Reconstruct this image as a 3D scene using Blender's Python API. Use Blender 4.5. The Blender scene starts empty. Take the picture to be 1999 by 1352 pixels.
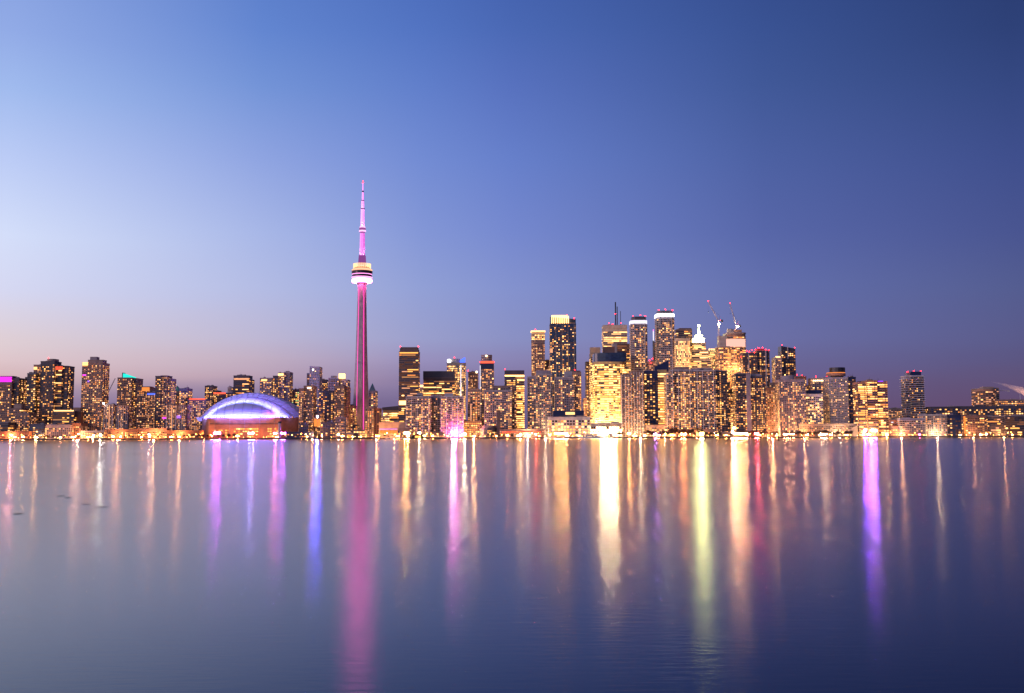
import bpy, math, random
from mathutils import Matrix, Vector
R = math.radians
scene = bpy.context.scene
COL = scene.collection
rnd = random.Random(7)

# ------------------------------------------------------------------ camera
F = 1999.0
PITCH, ROLL, CAMZ = math.atan(175.2 / F), -0.170, 4.5
cam_data = bpy.data.cameras.new("camera")
cam = bpy.data.objects.new("camera", cam_data)
COL.objects.link(cam)
cam_data.sensor_width = 36.0
cam_data.lens = 36.0
cam_data.clip_start = 0.5
cam_data.clip_end = 40000.0
CM = Matrix.Translation((0, 0, CAMZ)) @ Matrix.Rotation(R(90) + PITCH, 4, 'X') @ Matrix.Rotation(R(ROLL), 4, 'Z')
cam.matrix_world = CM
scene.camera = cam
CR = CM.to_3x3()


def XZ(px, py, D):
    """photo position (pixels of the 1999 wide photo) at distance D -> world x, z"""
    d = CR @ Vector(((px - 999.5) / F, -(py - 676) / F, -1.0))
    k = D / d.y
    return d.x * k, CAMZ + d.z * k


# ------------------------------------------------------------------ view, world, sun
scene.view_settings.view_transform = 'Standard'
scene.view_settings.look = 'None'
scene.view_settings.exposure = 0.0
scene.view_settings.gamma = 1.0
scene.cycles.max_bounces = 5
scene.cycles.diffuse_bounces = 2
scene.cycles.glossy_bounces = 3
scene.cycles.transmission_bounces = 1
scene.cycles.volume_bounces = 1
scene.cycles.sample_clamp_indirect = 12.0
scene.cycles.caustics_reflective = False
scene.cycles.caustics_refractive = False
scene.cycles.use_light_tree = True


def lin(c):
    return tuple(((v / 255) / 12.92 if v / 255 <= 0.04045 else ((v / 255 + 0.055) / 1.055) ** 2.4) for v in c) + (1.0,)


world = bpy.data.worlds.new("World")
scene.world = world
world.use_nodes = True
nt = world.node_tree
nt.nodes.clear()
N = nt.nodes.new
L = nt.links.new


def math_node(op, a=None, b=None, clamp=False):
    n = N('ShaderNodeMath')
    n.operation = op
    n.use_clamp = clamp
    for i, v in enumerate((a, b)):
        if v is None:
            continue
        if isinstance(v, (int, float)):
            n.inputs[i].default_value = v
        else:
            L(v, n.inputs[i])
    return n.outputs[0]


tc = N('ShaderNodeTexCoord')
sep = N('ShaderNodeSeparateXYZ')
L(tc.outputs['Generated'], sep.inputs[0])
az = math_node('ARCTAN2', sep.outputs[0], sep.outputs[1])            # 0 towards the city, negative to the west
el = math_node('ARCSINE', sep.outputs[2])
# thin uneven cloud bank low over the horizon
mp = N('ShaderNodeMapping')
mp.inputs['Scale'].default_value = (3.0, 3.0, 26.0)
L(tc.outputs['Generated'], mp.inputs[0])
cn = N('ShaderNodeTexNoise')
cn.inputs['Scale'].default_value = 2.0
cn.inputs['Detail'].default_value = 5.0
L(mp.outputs[0], cn.inputs['Vector'])
wob = math_node('MULTIPLY', math_node('SUBTRACT', cn.outputs[0], 0.5), 0.018)
low = math_node('SUBTRACT', 1.0, math_node('MULTIPLY', el, 6.0), clamp=True)
el2 = math_node('ADD', el, math_node('MULTIPLY', wob, low))
t = math_node('DIVIDE', el2, R(30.0), clamp=True)                    # 0 horizon ... 1 at 30 degrees


def sky_ramp(stops, a):
    ca = math.cos(R(a))
    n = N('ShaderNodeValToRGB')
    cr = n.color_ramp
    cr.interpolation = 'LINEAR'
    while len(cr.elements) > 1:
        cr.elements.remove(cr.elements[-1])
    first = True
    for y, c in stops:
        e = math.degrees(math.atan((851.2 - y) / F * ca)) if y < 851 else 0.0
        if y <= -999:
            e = 30.0
        p = e / 30.0
        if first:
            cr.elements[0].position = p
            cr.elements[0].color = lin(c)
            first = False
        else:
            k = cr.elements.new(p)
            k.color = lin(c)
    L(t, n.inputs[0])
    return n.outputs[0]


LOWL = [(850, (122, 106, 146)), (790, (142, 122, 156)), (760, (172, 148, 170))]
SKY = [
    (-36, LOWL + [(735, (214, 184, 188)), (700, (224, 200, 206)), (660, (228, 212, 216)), (560, (222, 222, 244)), (450, (220, 228, 252)),
                  (300, (200, 214, 249)), (150, (172, 195, 241)), (30, (156, 179, 234)), (-999, (120, 148, 214))]),
    (-26.6, LOWL + [(735, (212, 180, 184)), (700, (222, 197, 202)), (660, (223, 206, 212)), (560, (214, 216, 242)), (450, (212, 222, 250)),
                    (300, (188, 204, 246)), (150, (160, 186, 238)), (30, (145, 170, 230)), (-999, (106, 136, 206))]),
    (-14, [(850, (112, 98, 140)), (790, (130, 112, 150)), (760, (152, 132, 164)), (735, (186, 160, 180)), (700, (194, 175, 195)), (660, (190, 183, 211)), (560, (180, 188, 228)),
           (450, (168, 183, 231)), (300, (143, 164, 225)), (150, (115, 147, 215)), (30, (98, 133, 208)), (-999, (72, 106, 184))]),
    (-5, [(850, (105, 90, 134)), (790, (118, 104, 145)), (740, (138, 124, 165)), (700, (152, 144, 188)), (660, (154, 158, 203)), (560, (145, 159, 213)),
          (450, (131, 150, 214)), (300, (114, 139, 211)), (150, (96, 126, 202)), (30, (82, 115, 193)), (-999, (60, 92, 170))]),
    (0, [(850, (102, 86, 130)), (790, (113, 99, 141)), (740, (130, 117, 160)), (700, (138, 133, 180)), (660, (138, 144, 195)), (560, (131, 145, 205)),
         (450, (117, 136, 206)), (300, (102, 127, 202)), (150, (87, 113, 190)), (30, (74, 104, 180)), (-999, (52, 82, 158))]),
    (14, [(850, (104, 80, 118)), (790, (104, 86, 126)), (740, (107, 96, 142)), (700, (107, 105, 155)), (660, (107, 111, 166)), (560, (99, 111, 172)),
          (450, (87, 102, 168)), (300, (76, 96, 162)), (150, (64, 88, 152)), (30, (57, 82, 147)), (-999, (42, 64, 126))]),
    (26.6, [(850, (98, 72, 102)), (790, (98, 76, 110)), (740, (94, 82, 121)), (700, (90, 86, 131)), (660, (89, 90, 138)), (560, (83, 92, 144)),
            (450, (72, 84, 144)), (300, (62, 78, 140)), (150, (52, 71, 129)), (30, (45, 64, 119)), (-999, (32, 50, 98))]),
]
azd = math_node('MULTIPLY', az, 180 / math.pi)
prev = sky_ramp(SKY[0][1], SKY[0][0])
for (a0, _), (a1, stops) in zip(SKY, SKY[1:]):
    cur = sky_ramp(stops, a1)
    f = math_node('DIVIDE', math_node('SUBTRACT', azd, a0), a1 - a0, clamp=True)
    mx = N('ShaderNodeMix')
    mx.data_type = 'RGBA'
    L(f, mx.inputs[0])
    L(prev, mx.inputs[6])
    L(cur, mx.inputs[7])
    prev = mx.outputs[2]
nish = N('ShaderNodeTexSky')
nish.sky_type = 'NISHITA'
nish.sun_disc = False
nish.sun_elevation = R(1.0)
nish.sun_rotation = R(-125)
bg1 = N('ShaderNodeBackground')
L(prev, bg1.inputs[0])
bg1.inputs[1].default_value = 1.0
bg2 = N('ShaderNodeBackground')
L(nish.outputs[0], bg2.inputs[0])
bg2.inputs[1].default_value = 0.002
ad = N('ShaderNodeAddShader')
L(bg1.outputs[0], ad.inputs[0])
L(bg2.outputs[0], ad.inputs[1])
wo = N('ShaderNodeOutputWorld')
L(ad.outputs[0], wo.inputs[0])

sun_d = bpy.data.lights.new("sun", 'SUN')
sun_d.energy = 1.1
sun_d.angle = R(20)
sun_d.color = (1.0, 0.62, 0.60)
sun = bpy.data.objects.new("sun", sun_d)
COL.objects.link(sun)
sun.rotation_euler = (Vector((math.sin(R(-125)), math.cos(R(-125)), math.tan(R(8))))).to_track_quat('Z', 'Y').to_euler()


# ------------------------------------------------------------------ materials
MATS = {}


def mat(name, color, rough=0.7, metal=0.0, var=0.18, scale=0.12, spec=0.5):
    if name in MATS:
        return MATS[name]
    m = bpy.data.materials.new(name)
    m.use_nodes = True
    t_ = m.node_tree
    b = t_.nodes['Principled BSDF']
    b.inputs['Roughness'].default_value = rough
    b.inputs['Metallic'].default_value = metal
    b.inputs['Specular IOR Level'].default_value = spec
    if var:
        g = t_.nodes.new('ShaderNodeNewGeometry')
        n = t_.nodes.new('ShaderNodeTexNoise')
        n.inputs['Scale'].default_value = scale
        n.inputs['Detail'].default_value = 4
        t_.links.new(g.outputs['Position'], n.inputs['Vector'])
        r = t_.nodes.new('ShaderNodeValToRGB')
        r.color_ramp.elements[0].position = 0.3
        r.color_ramp.elements[1].position = 0.7
        r.color_ramp.elements[0].color = tuple(c * (1 - var) for c in color) + (1,)
        r.color_ramp.elements[1].color = tuple(min(1, c * (1 + var)) for c in color) + (1,)
        t_.links.new(n.outputs[0], r.inputs[0])
        t_.links.new(r.outputs[0], b.inputs['Base Color'])
    else:
        b.inputs['Base Color'].default_value = tuple(color) + (1,)
    MATS[name] = m
    return m


def em(name, color, strength):
    if name in MATS:
        return MATS[name]
    m = bpy.data.materials.new(name)
    m.use_nodes = True
    t_ = m.node_tree
    t_.nodes.clear()
    e = t_.nodes.new('ShaderNodeEmission')
    e.inputs[0].default_value = tuple(color) + (1,)
    e.inputs[1].default_value = strength
    o = t_.nodes.new('ShaderNodeOutputMaterial')
    t_.links.new(e.outputs[0], o.inputs[0])
    MATS[name] = m
    return m


# walls
mat('glass_dark', (0.045, 0.045, 0.065), 0.18, 0.0, 0.3, 0.3)
mat('glass_blue', (0.03, 0.055, 0.12), 0.15, 0.0, 0.3, 0.2)
mat('charcoal', (0.09, 0.075, 0.09), 0.6)
mat('dark_brown', (0.17, 0.11, 0.10), 0.7)
mat('brown', (0.30, 0.20, 0.17), 0.75)
mat('tan', (0.36, 0.26, 0.21), 0.8)
mat('brick', (0.30, 0.13, 0.08), 0.85)
mat('mauve_grey', (0.36, 0.29, 0.31), 0.75)
mat('grey', (0.22, 0.21, 0.23), 0.7)
mat('light_grey', (0.42, 0.39, 0.40), 0.7)
mat('cream', (0.58, 0.48, 0.36), 0.75)
mat('gold_stone', (0.50, 0.35, 0.16), 0.7)
mat('white_concrete', (0.62, 0.57, 0.56), 0.7)
mat('concrete', (0.38, 0.33, 0.32), 0.85)
mat('asphalt', (0.05, 0.05, 0.052), 0.9)
mat('rust_concrete', (0.46, 0.24, 0.15), 0.85)
mat('metal_dark', (0.06, 0.06, 0.07), 0.45, 0.6)
mat('metal_white', (0.7, 0.68, 0.68), 0.4, 0.1)
mat('white_paint', (0.75, 0.75, 0.78), 0.4)
mat('bark', (0.07, 0.045, 0.035), 0.9)
mat('twigs', (0.085, 0.05, 0.035), 0.95, var=0.4, scale=0.5)
mat('evergreen', (0.025, 0.04, 0.03), 0.95, var=0.4, scale=0.5)
mat('rock', (0.06, 0.055, 0.055), 0.9)
mat('roof_membrane', (0.46, 0.45, 0.56), 0.5, var=0.05)  # violet tint stands in for blue floodlight on the roof
mat('red_paint', (0.45, 0.03, 0.04), 0.5)
mat('navy', (0.02, 0.03, 0.09), 0.3)
mat('copper_green', (0.08, 0.2, 0.18), 0.6)
mat('crane_white', (0.6, 0.52, 0.5), 0.5)
# lit windows
LIT = {
    'lit_white': ((1, .50, .17), 2.5), 'lit_yellow': ((1, .42, .09), 2.1), 'lit_amber': ((1, .31, .07), 1.5),
    'lit_bright': ((1, .50, .15), 4.6), 'lit_dim': ((1, .42, .15), .7), 'lit_cool': ((.95, .88, 1), 1.2),
    'lit_faint': ((1, .36, .17), .3), 'lit_peach': ((1, .42, .22), 1.15), 'lit_magenta': ((1, .08, .85), 1.6),
    'lit_violet': ((.4, .15, 1), 1.5), 'lit_green': ((.75, 1, .35), 1.3),
}
for k_, (c_, s_) in LIT.items():
    em(k_, c_, s_).cycles.emission_sampling = 'NONE'
em('room_dim', (1, .38, .22), .11).cycles.emission_sampling = 'NONE'
em('glow_white', (1, .93, .85), 9)
em('glow_cool', (.9, .94, 1), 7)
em('glow_warm', (1, .72, .38), 7)
em('glow_crown', (1, .50, .17), 3.5)
em('glow_crown_high', (1, .50, .17), 4.5)
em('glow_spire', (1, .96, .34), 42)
em('lit_gold', (1, .48, .14), 4.2)
em('lit_podium', (1, .55, .24), 16)
em('glow_pink', (1, .12, .62), 3.2)
em('glow_safety_net', (1, .50, .40), 1.25)  # work light falling on the netting, put in as emission
em('glow_led', (1, .07, .46), 1.7)
em('glow_red', (1, .007, .010), 30)
em('glow_redstrip', (1, .10, .05), 2.0)
em('glow_teal', (.02, .75, .62), 1.4)
em('glow_magenta', (.85, .03, .75), 1.6)
em('glow_blue', (.05, .10, 1), 3)
em('glow_orange', (1, .28, .06), 1.2)
em('glow_violet', (.22, .02, 1), 3)


# ------------------------------------------------------------------ mesh builder
class MB:
    def __init__(s):
        s.v, s.f, s.m, s.names = [], [], [], []

    def mi(s, name):
        if name not in s.names:
            s.names.append(name)
        return s.names.index(name)

    def face(s, pts, m):
        b = len(s.v)
        s.v += [tuple(p) for p in pts]
        s.f.append(tuple(range(b, b + len(pts))))
        s.m.append(s.mi(m))

    def solid(s, bot, top, m, mtop=None):
        b = len(s.v)
        n = len(bot)
        s.v += [tuple(p) for p in bot] + [tuple(p) for p in top]
        k = s.mi(m)
        for i in range(n):
            j = (i + 1) % n
            s.f.append((b + i, b + j, b + n + j, b + n + i))
            s.m.append(k)
        s.f.append(tuple(b + n + i for i in range(n)))
        s.m.append(s.mi(mtop) if mtop else k)
        s.f.append(tuple(b + i for i in reversed(range(n))))
        s.m.append(k)

    def prism(s, poly, z0, z1, m, mtop=None):
        zt = z1 if isinstance(z1, (list, tuple)) else [z1] * len(poly)
        s.solid([(x, y, z0) for x, y in poly], [(p[0], p[1], z) for p, z in zip(poly, zt)], m, mtop)

    def box(s, x0, x1, y0, y1, z0, z1, m):
        s.prism([(x0, y0), (x1, y0), (x1, y1), (x0, y1)], z0, z1, m)

    def cyl(s, cx, cy, r0, r1, z0, z1, m, n=12):
        a = [2 * math.pi * i / n for i in range(n)]
        s.solid([(cx + r0 * math.cos(t_), cy + r0 * math.sin(t_), z0) for t_ in a],
                [(cx + r1 * math.cos(t_), cy + r1 * math.sin(t_), z1) for t_ in a], m)

    def bar(s, p, q, w, m, n=4, w2=None):
        p, q = Vector(p), Vector(q)
        d = (q - p).normalized()
        u = d.cross(Vector((0.13, 1, 0.21))).normalized()
        v = d.cross(u)
        w2 = w if w2 is None else w2
        ang = [2 * math.pi * (i + .5) / n for i in range(n)]
        s.solid([p + (u * math.cos(t_) + v * math.sin(t_)) * w for t_ in ang][::-1],
                [q + (u * math.cos(t_) + v * math.sin(t_)) * w2 for t_ in ang][::-1], m)

    def truss(s, p, q, w, m, bays=8, r=.18):
        """square lattice boom between p and q"""
        p, q = Vector(p), Vector(q)
        d = (q - p).normalized()
        u = d.cross(Vector((0, 1, 0))).normalized()
        v = d.cross(u).normalized()
        cs = [(u * a + v * b) * w / 2 for a, b in ((-1, -1), (1, -1), (1, 1), (-1, 1))]
        for c in cs:
            s.bar(p + c, q + c, r, m)
        for i in range(bays):
            a, b = p.lerp(q, i / bays), p.lerp(q, (i + 1) / bays)
            for j in range(4):
                s.bar(a + cs[j], b + cs[(j + 1) % 4], r * .7, m)

    def revolve(s, cx, cy, prof, m, n=32):
        b = len(s.v)
        for r, z in prof:
            for i in range(n):
                t_ = 2 * math.pi * i / n
                s.v.append((cx + r * math.cos(t_), cy + r * math.sin(t_), z))
        k = s.mi(m)
        for j in range(len(prof) - 1):
            for i in range(n):
                i2 = (i + 1) % n
                s.f.append((b + j * n + i, b + j * n + i2, b + (j + 1) * n + i2, b + (j + 1) * n + i))
                s.m.append(k)
        s.f.append(tuple(b + i for i in reversed(range(n))))
        s.m.append(k)
        s.f.append(tuple(b + (len(prof) - 1) * n + i for i in range(n)))
        s.m.append(k)

    def ball(s, c, r, m, n=8, k=5):
        prof = [(max(1e-3, r * math.sin(math.pi * j / k)), c[2] - r * math.cos(math.pi * j / k)) for j in range(k + 1)]
        s.revolve(c[0], c[1], prof, m, n)

    def build(s, name, parent=None, smooth=False):
        loc = Vector(parent.location) if parent is not None else Vector((0, 0, 0))
        if parent is not None and parent.parent is not None:
            loc = loc + Vector(parent.parent.location)
        me = bpy.data.meshes.new(name)
        me.from_pydata([(x - loc.x, y - loc.y, z - loc.z) for x, y, z in s.v], [], s.f)
        for n_ in s.names:
            me.materials.append(MATS[n_])
        me.polygons.foreach_set('material_index', s.m)
        if smooth:
            me.polygons.foreach_set('use_smooth', [True] * len(s.f))
        me.update()
        o = bpy.data.objects.new(name, me)
        COL.objects.link(o)
        if parent is not None:
            o.parent = parent
        return o


def thing(name, label, cat, loc, group=None):
    o = bpy.data.objects.new(name, None)
    o.empty_display_size = 1
    COL.objects.link(o)
    o.location = loc
    o['label'] = label
    o['category'] = cat
    if group:
        o['group'] = group
    return o


def copy_tree(o, parent=None):
    c = o.copy()
    COL.objects.link(c)
    c.parent = parent
    for ch in o.children:
        copy_tree(ch, c)
    return c


# ------------------------------------------------------------------ setting: water, ground, quay
def structure(o):
    o['kind'] = 'structure'
    return o


SHORE = 2000.0
GZ = 2.0
wm = bpy.data.materials.new('lake_water')
wm.use_nodes = True
wt = wm.node_tree
wt.nodes.clear()
wb = wt.nodes.new('ShaderNodeBsdfAnisotropic')
wb.distribution = 'BECKMANN'
wb.inputs['Color'].default_value = (.90, .94, 1, 1)
wd = wt.nodes.new('ShaderNodeBsdfDiffuse')
wd.inputs['Color'].default_value = (0.001, 0.005, 0.026, 1)
wf = wt.nodes.new('ShaderNodeFresnel')
wf.inputs['IOR'].default_value = 1.225
wx = wt.nodes.new('ShaderNodeMixShader')
wo_ = wt.nodes.new('ShaderNodeOutputMaterial')
wt.links.new(wf.outputs[0], wx.inputs[0])
wt.links.new(wd.outputs[0], wx.inputs[1])
wt.links.new(wb.outputs[0], wx.inputs[2])
wt.links.new(wx.outputs[0], wo_.inputs[0])
g_ = wt.nodes.new('ShaderNodeNewGeometry')
mp_ = wt.nodes.new('ShaderNodeMapping')
mp_.inputs['Scale'].default_value = (0.9, 4.5, 1.0)
wt.links.new(g_.outputs['Position'], mp_.inputs[0])
n1 = wt.nodes.new('ShaderNodeTexNoise')
n1.inputs['Scale'].default_value = 1.0
n1.inputs['Detail'].default_value = 4
n1.inputs['Roughness'].default_value = 0.6
wt.links.new(mp_.outputs[0], n1.inputs['Vector'])
bp = wt.nodes.new('ShaderNodeBump')
bp.inputs['Strength'].default_value = 1.0
bp.inputs['Distance'].default_value = 0.008
wt.links.new(n1.outputs[0], bp.inputs['Height'])
wt.links.new(bp.outputs[0], wb.inputs['Normal'])
# wind lanes: slightly rougher and smoother patches
mp2 = wt.nodes.new('ShaderNodeMapping')
mp2.inputs['Scale'].default_value = (0.004, 0.02, 1.0)
wt.links.new(g_.outputs['Position'], mp2.inputs[0])
n2 = wt.nodes.new('ShaderNodeTexNoise')
n2.inputs['Scale'].default_value = 1.0
n2.inputs['Detail'].default_value = 3
wt.links.new(mp2.outputs[0], n2.inputs['Vector'])
mr = wt.nodes.new('ShaderNodeMapRange')
mr.inputs[1].default_value = 0.3
mr.inputs[2].default_value = 0.7
mr.inputs[3].default_value = 0.18
mr.inputs[4].default_value = 0.20
wt.links.new(n2.outputs[0], mr.inputs[0])
# sheltered harbour water: calmer towards the city quay, choppier out on the lake
sp = wt.nodes.new('ShaderNodeSeparateXYZ')
wt.links.new(g_.outputs['Position'], sp.inputs[0])
lg = wt.nodes.new('ShaderNodeMath')
lg.operation = 'LOGARITHM'
lg.inputs[1].default_value = 10.0
mx_ = wt.nodes.new('ShaderNodeMath')
mx_.operation = 'MAXIMUM'
mx_.inputs[1].default_value = 1.0
wt.links.new(sp.outputs[1], mx_.inputs[0])
wt.links.new(mx_.outputs[0], lg.inputs[0])
cr_ = wt.nodes.new('ShaderNodeMapRange')
cr_.inputs[1].default_value = 1.3
cr_.inputs[2].default_value = 2.7
cr_.inputs[3].default_value = 1.0
cr_.inputs[4].default_value = 0.98
wt.links.new(lg.outputs[0], cr_.inputs[0])
ml_ = wt.nodes.new('ShaderNodeMath')
ml_.operation = 'MULTIPLY'
wt.links.new(mr.outputs[0], ml_.inputs[0])
wt.links.new(cr_.outputs[0], ml_.inputs[1])
wt.links.new(ml_.outputs[0], wb.inputs['Roughness'])
MATS['lake_water'] = wm
b = MB()
b.box(-6000, 6000, -800, SHORE + 3, -3, 0, 'lake_water')
structure(b.build('water'))
b = MB()
b.box(-14000, 14000, SHORE + 3, 30000, -3, GZ, 'asphalt')
structure(b.build('ground'))
b = MB()
for i in range(160):
    x = -1280 + i * 16
    d = rnd.uniform(-2.5, 1.5)
    b.prism([(x + .1, SHORE + d), (x + 15.9, SHORE + d + rnd.uniform(-1, 1)), (x + 15.9, SHORE + 3), (x + .1, SHORE + 3)], -2, GZ + rnd.uniform(-.5, .35), 'rock')
structure(b.build('quay'))
b = MB()
b.box(-1300, 1300, SHORE + 8, SHORE + 26, GZ - .5, GZ + .12, 'concrete')
structure(b.build('promenade'))

# ------------------------------------------------------------------ buildings
# style: wall, floor height, bay width, window width fraction, height fraction, lit share, palette, slab, pier every n, ribbon
P_WARM = [('lit_white', 3), ('lit_yellow', 4), ('lit_amber', 3), ('lit_dim', 4), ('lit_faint', 3), ('lit_bright', 1), ('lit_peach', 2)]
P_GOLD = [('lit_yellow', 6), ('lit_white', 4), ('lit_bright', 3), ('lit_amber', 2), ('lit_dim', 1)]
P_OFF = [('lit_white', 4), ('lit_yellow', 4), ('lit_dim', 3), ('lit_amber', 2), ('lit_faint', 2), ('lit_bright', 1)]
P_PEACH = [('lit_peach', 5), ('lit_amber', 3), ('lit_white', 2), ('lit_dim', 3), ('lit_faint', 2)]
P_CREAM = [('lit_bright', 4), ('lit_white', 6), ('lit_yellow', 3)]


def st(wall, lit, pal=P_WARM, fh=3.6, bw=3.8, fw=.64, fhh=.56, slab=None, pier=None, ribbon=False, glass='glass_dark', col=.5, so=.9, sh=.5, off=0.0):
    return dict(wall=wall, lit=lit, pal=pal, fh=fh, bw=bw, fw=fw, fhh=fhh, slab=slab, pier=pier, ribbon=ribbon, glass=glass, col=col, so=so, sh=sh)


ST = {
    'dark': st('charcoal', .27, col=.8),
    'darkglass': st('glass_dark', .24, col=.9, slab='grey', so=.5, sh=.4),
    'brown': st('brown', .36, col=.7),
    'brownp': st('brown', .42, P_PEACH, bw=3.2, fw=.6, col=.6),
    'brick': st('brick', .34, P_PEACH, col=.5),
    'mauve': st('mauve_grey', .36, col=.6),
    'condo': st('mauve_grey', .34, slab='light_grey', pier=('light_grey', 4), so=1.0, sh=.5, col=.8),
    'grid': st('tan', .42, slab='white_concrete', pier=('white_concrete', 3), so=1.2, sh=.55, col=.7),
    'balcony': st('glass_dark', .26, slab='white_concrete', so=1.6, sh=1.1, fh=4.4, col=.9),
    'balcony_side': st('mauve_grey', .16, P_PEACH, slab='white_concrete', so=2.2, sh=1.0, fh=4.6, col=.3),
    'piers': st('brown', .34, P_PEACH, pier=('white_concrete', 2), bw=3.0, fw=.6),
    'office': st('dark_brown', .62, P_OFF, bw=5, fh=4.0, ribbon=True, col=.2),
    'office_dk': st('charcoal', .5, P_OFF, bw=5, fh=4.0, ribbon=True, col=.2),
    'gold': st('gold_stone', .88, P_GOLD, bw=4, fh=4.2, fhh=.62, ribbon=True, col=.1),
    'cream': st('cream', .8, P_CREAM, bw=3.2, fh=4.0, fw=.6, col=.15),
    'creamrib': st('cream', .75, P_CREAM, bw=4, fh=4.2, fhh=.5, ribbon=True, col=.15),
    'blue': st('glass_blue', .2, P_OFF, glass='glass_blue', pier=('grey', 3), bw=4.4, fh=4.0, col=1.0),
    'bluedark': st('navy', .22, P_OFF, glass='glass_blue', bw=4.4, fh=4.0, col=1.0),
    'hotel': st('light_grey', .16, P_WARM, bw=2.9, fh=3.4, fw=.55, fhh=.5, col=.3),
    'goldhotel': st('rust_concrete', .72, P_GOLD, bw=5.2, fh=4.3, fw=.8, fhh=.6, ribbon=True, pier=('dark_brown', 3), col=.3),
    'whitegrid': st('white_concrete', .7, P_GOLD, bw=5.5, fh=5.0, fw=.72, fhh=.66, col=.1),
    'construct': st('rust_concrete', .66, [('lit_amber', 5), ('lit_yellow', 4), ('lit_white', 2), ('lit_dim', 3)], slab='concrete', so=1.3, sh=.6, fh=4.0, ribbon=True, col=.3),
    'low': st('brown', .6, [('lit_yellow', 4), ('lit_amber', 3), ('lit_white', 3), ('lit_bright', 2), ('lit_dim', 3)], bw=4, fh=4, fhh=.5, col=.3),
    'lowdark': st('charcoal', .34, P_WARM, bw=4, fh=4, slab='grey', so=.8, sh=.35, ribbon=True, col=.5),
    'blank': st('tan', 0),
    'tan': st('tan', .45, P_PEACH),
}
UNIT = {}


def unit_window(m):
    if m not in UNIT:
        w = MB()
        x, z = .5, .5
        w.face([(-x, -1, -z), (x, -1, -z), (x, -1, z), (-x, -1, z)], m)
        w.face([(-x, 0, -z), (-x, -1, -z), (-x, -1, z), (-x, 0, z)], m)
        w.face([(x, -1, -z), (x, 0, -z), (x, 0, z), (x, -1, z)], m)
        w.face([(-x, -1, z), (x, -1, z), (x, 0, z), (-x, 0, z)], m)
        w.face([(-x, 0, -z), (x, 0, -z), (x, -1, -z), (-x, -1, -z)], m)
        me = bpy.data.meshes.new('window_pane')
        me.from_pydata(w.v, [], w.f)
        me.materials.append(MATS[m])
        UNIT[m] = me
    return UNIT[m]


def footprint(x0, x1, D, dep, shape):
    kind = shape if isinstance(shape, str) else shape[0]
    w = x1 - x0
    if kind == 'round':
        n = 10
        bulge = (shape[1] if not isinstance(shape, str) else .35) * w
        pts = []
        for i in range(n + 1):
            a = math.pi * i / n
            pts.append((x0 + w / 2 - w / 2 * math.cos(a), D + bulge - bulge * math.sin(a)))
        return pts + [(x1, D + dep + bulge), (x0, D + dep + bulge)]
    if kind == 'drum':
        return [(x0 + w / 2 + w / 2 * math.cos(a), D + w / 2 + w / 2 * math.sin(a)) for a in [2 * math.pi * (i + .5) / 16 - math.pi / 2 for i in range(16)]]
    if kind == 'cham':
        c = w * .18
        return [(x0, D + c), (x0 + c, D), (x1 - c, D), (x1, D + c), (x1, D + dep), (x0, D + dep)]
    if kind == 'corner':
        k = shape[1]
        xc = x0 + w * k
        return [(x0, D + (xc - x0) * .55), (xc, D), (x1, D + (x1 - xc) * .55), (x1 - w * (k) * .3, D + dep + w * .3), (x0 + w * (1 - k) * .3, D + dep + w * .3)]
    return [(x0, D), (x1, D), (x1, D + dep), (x0, D + dep)]


NW = [0]


def pick(r, pal):
    tot = sum(w for _, w in pal)
    k = r.uniform(0, tot)
    for n_, w in pal:
        k -= w
        if k <= 0:
            return n_
    return pal[-1][0]


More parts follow.
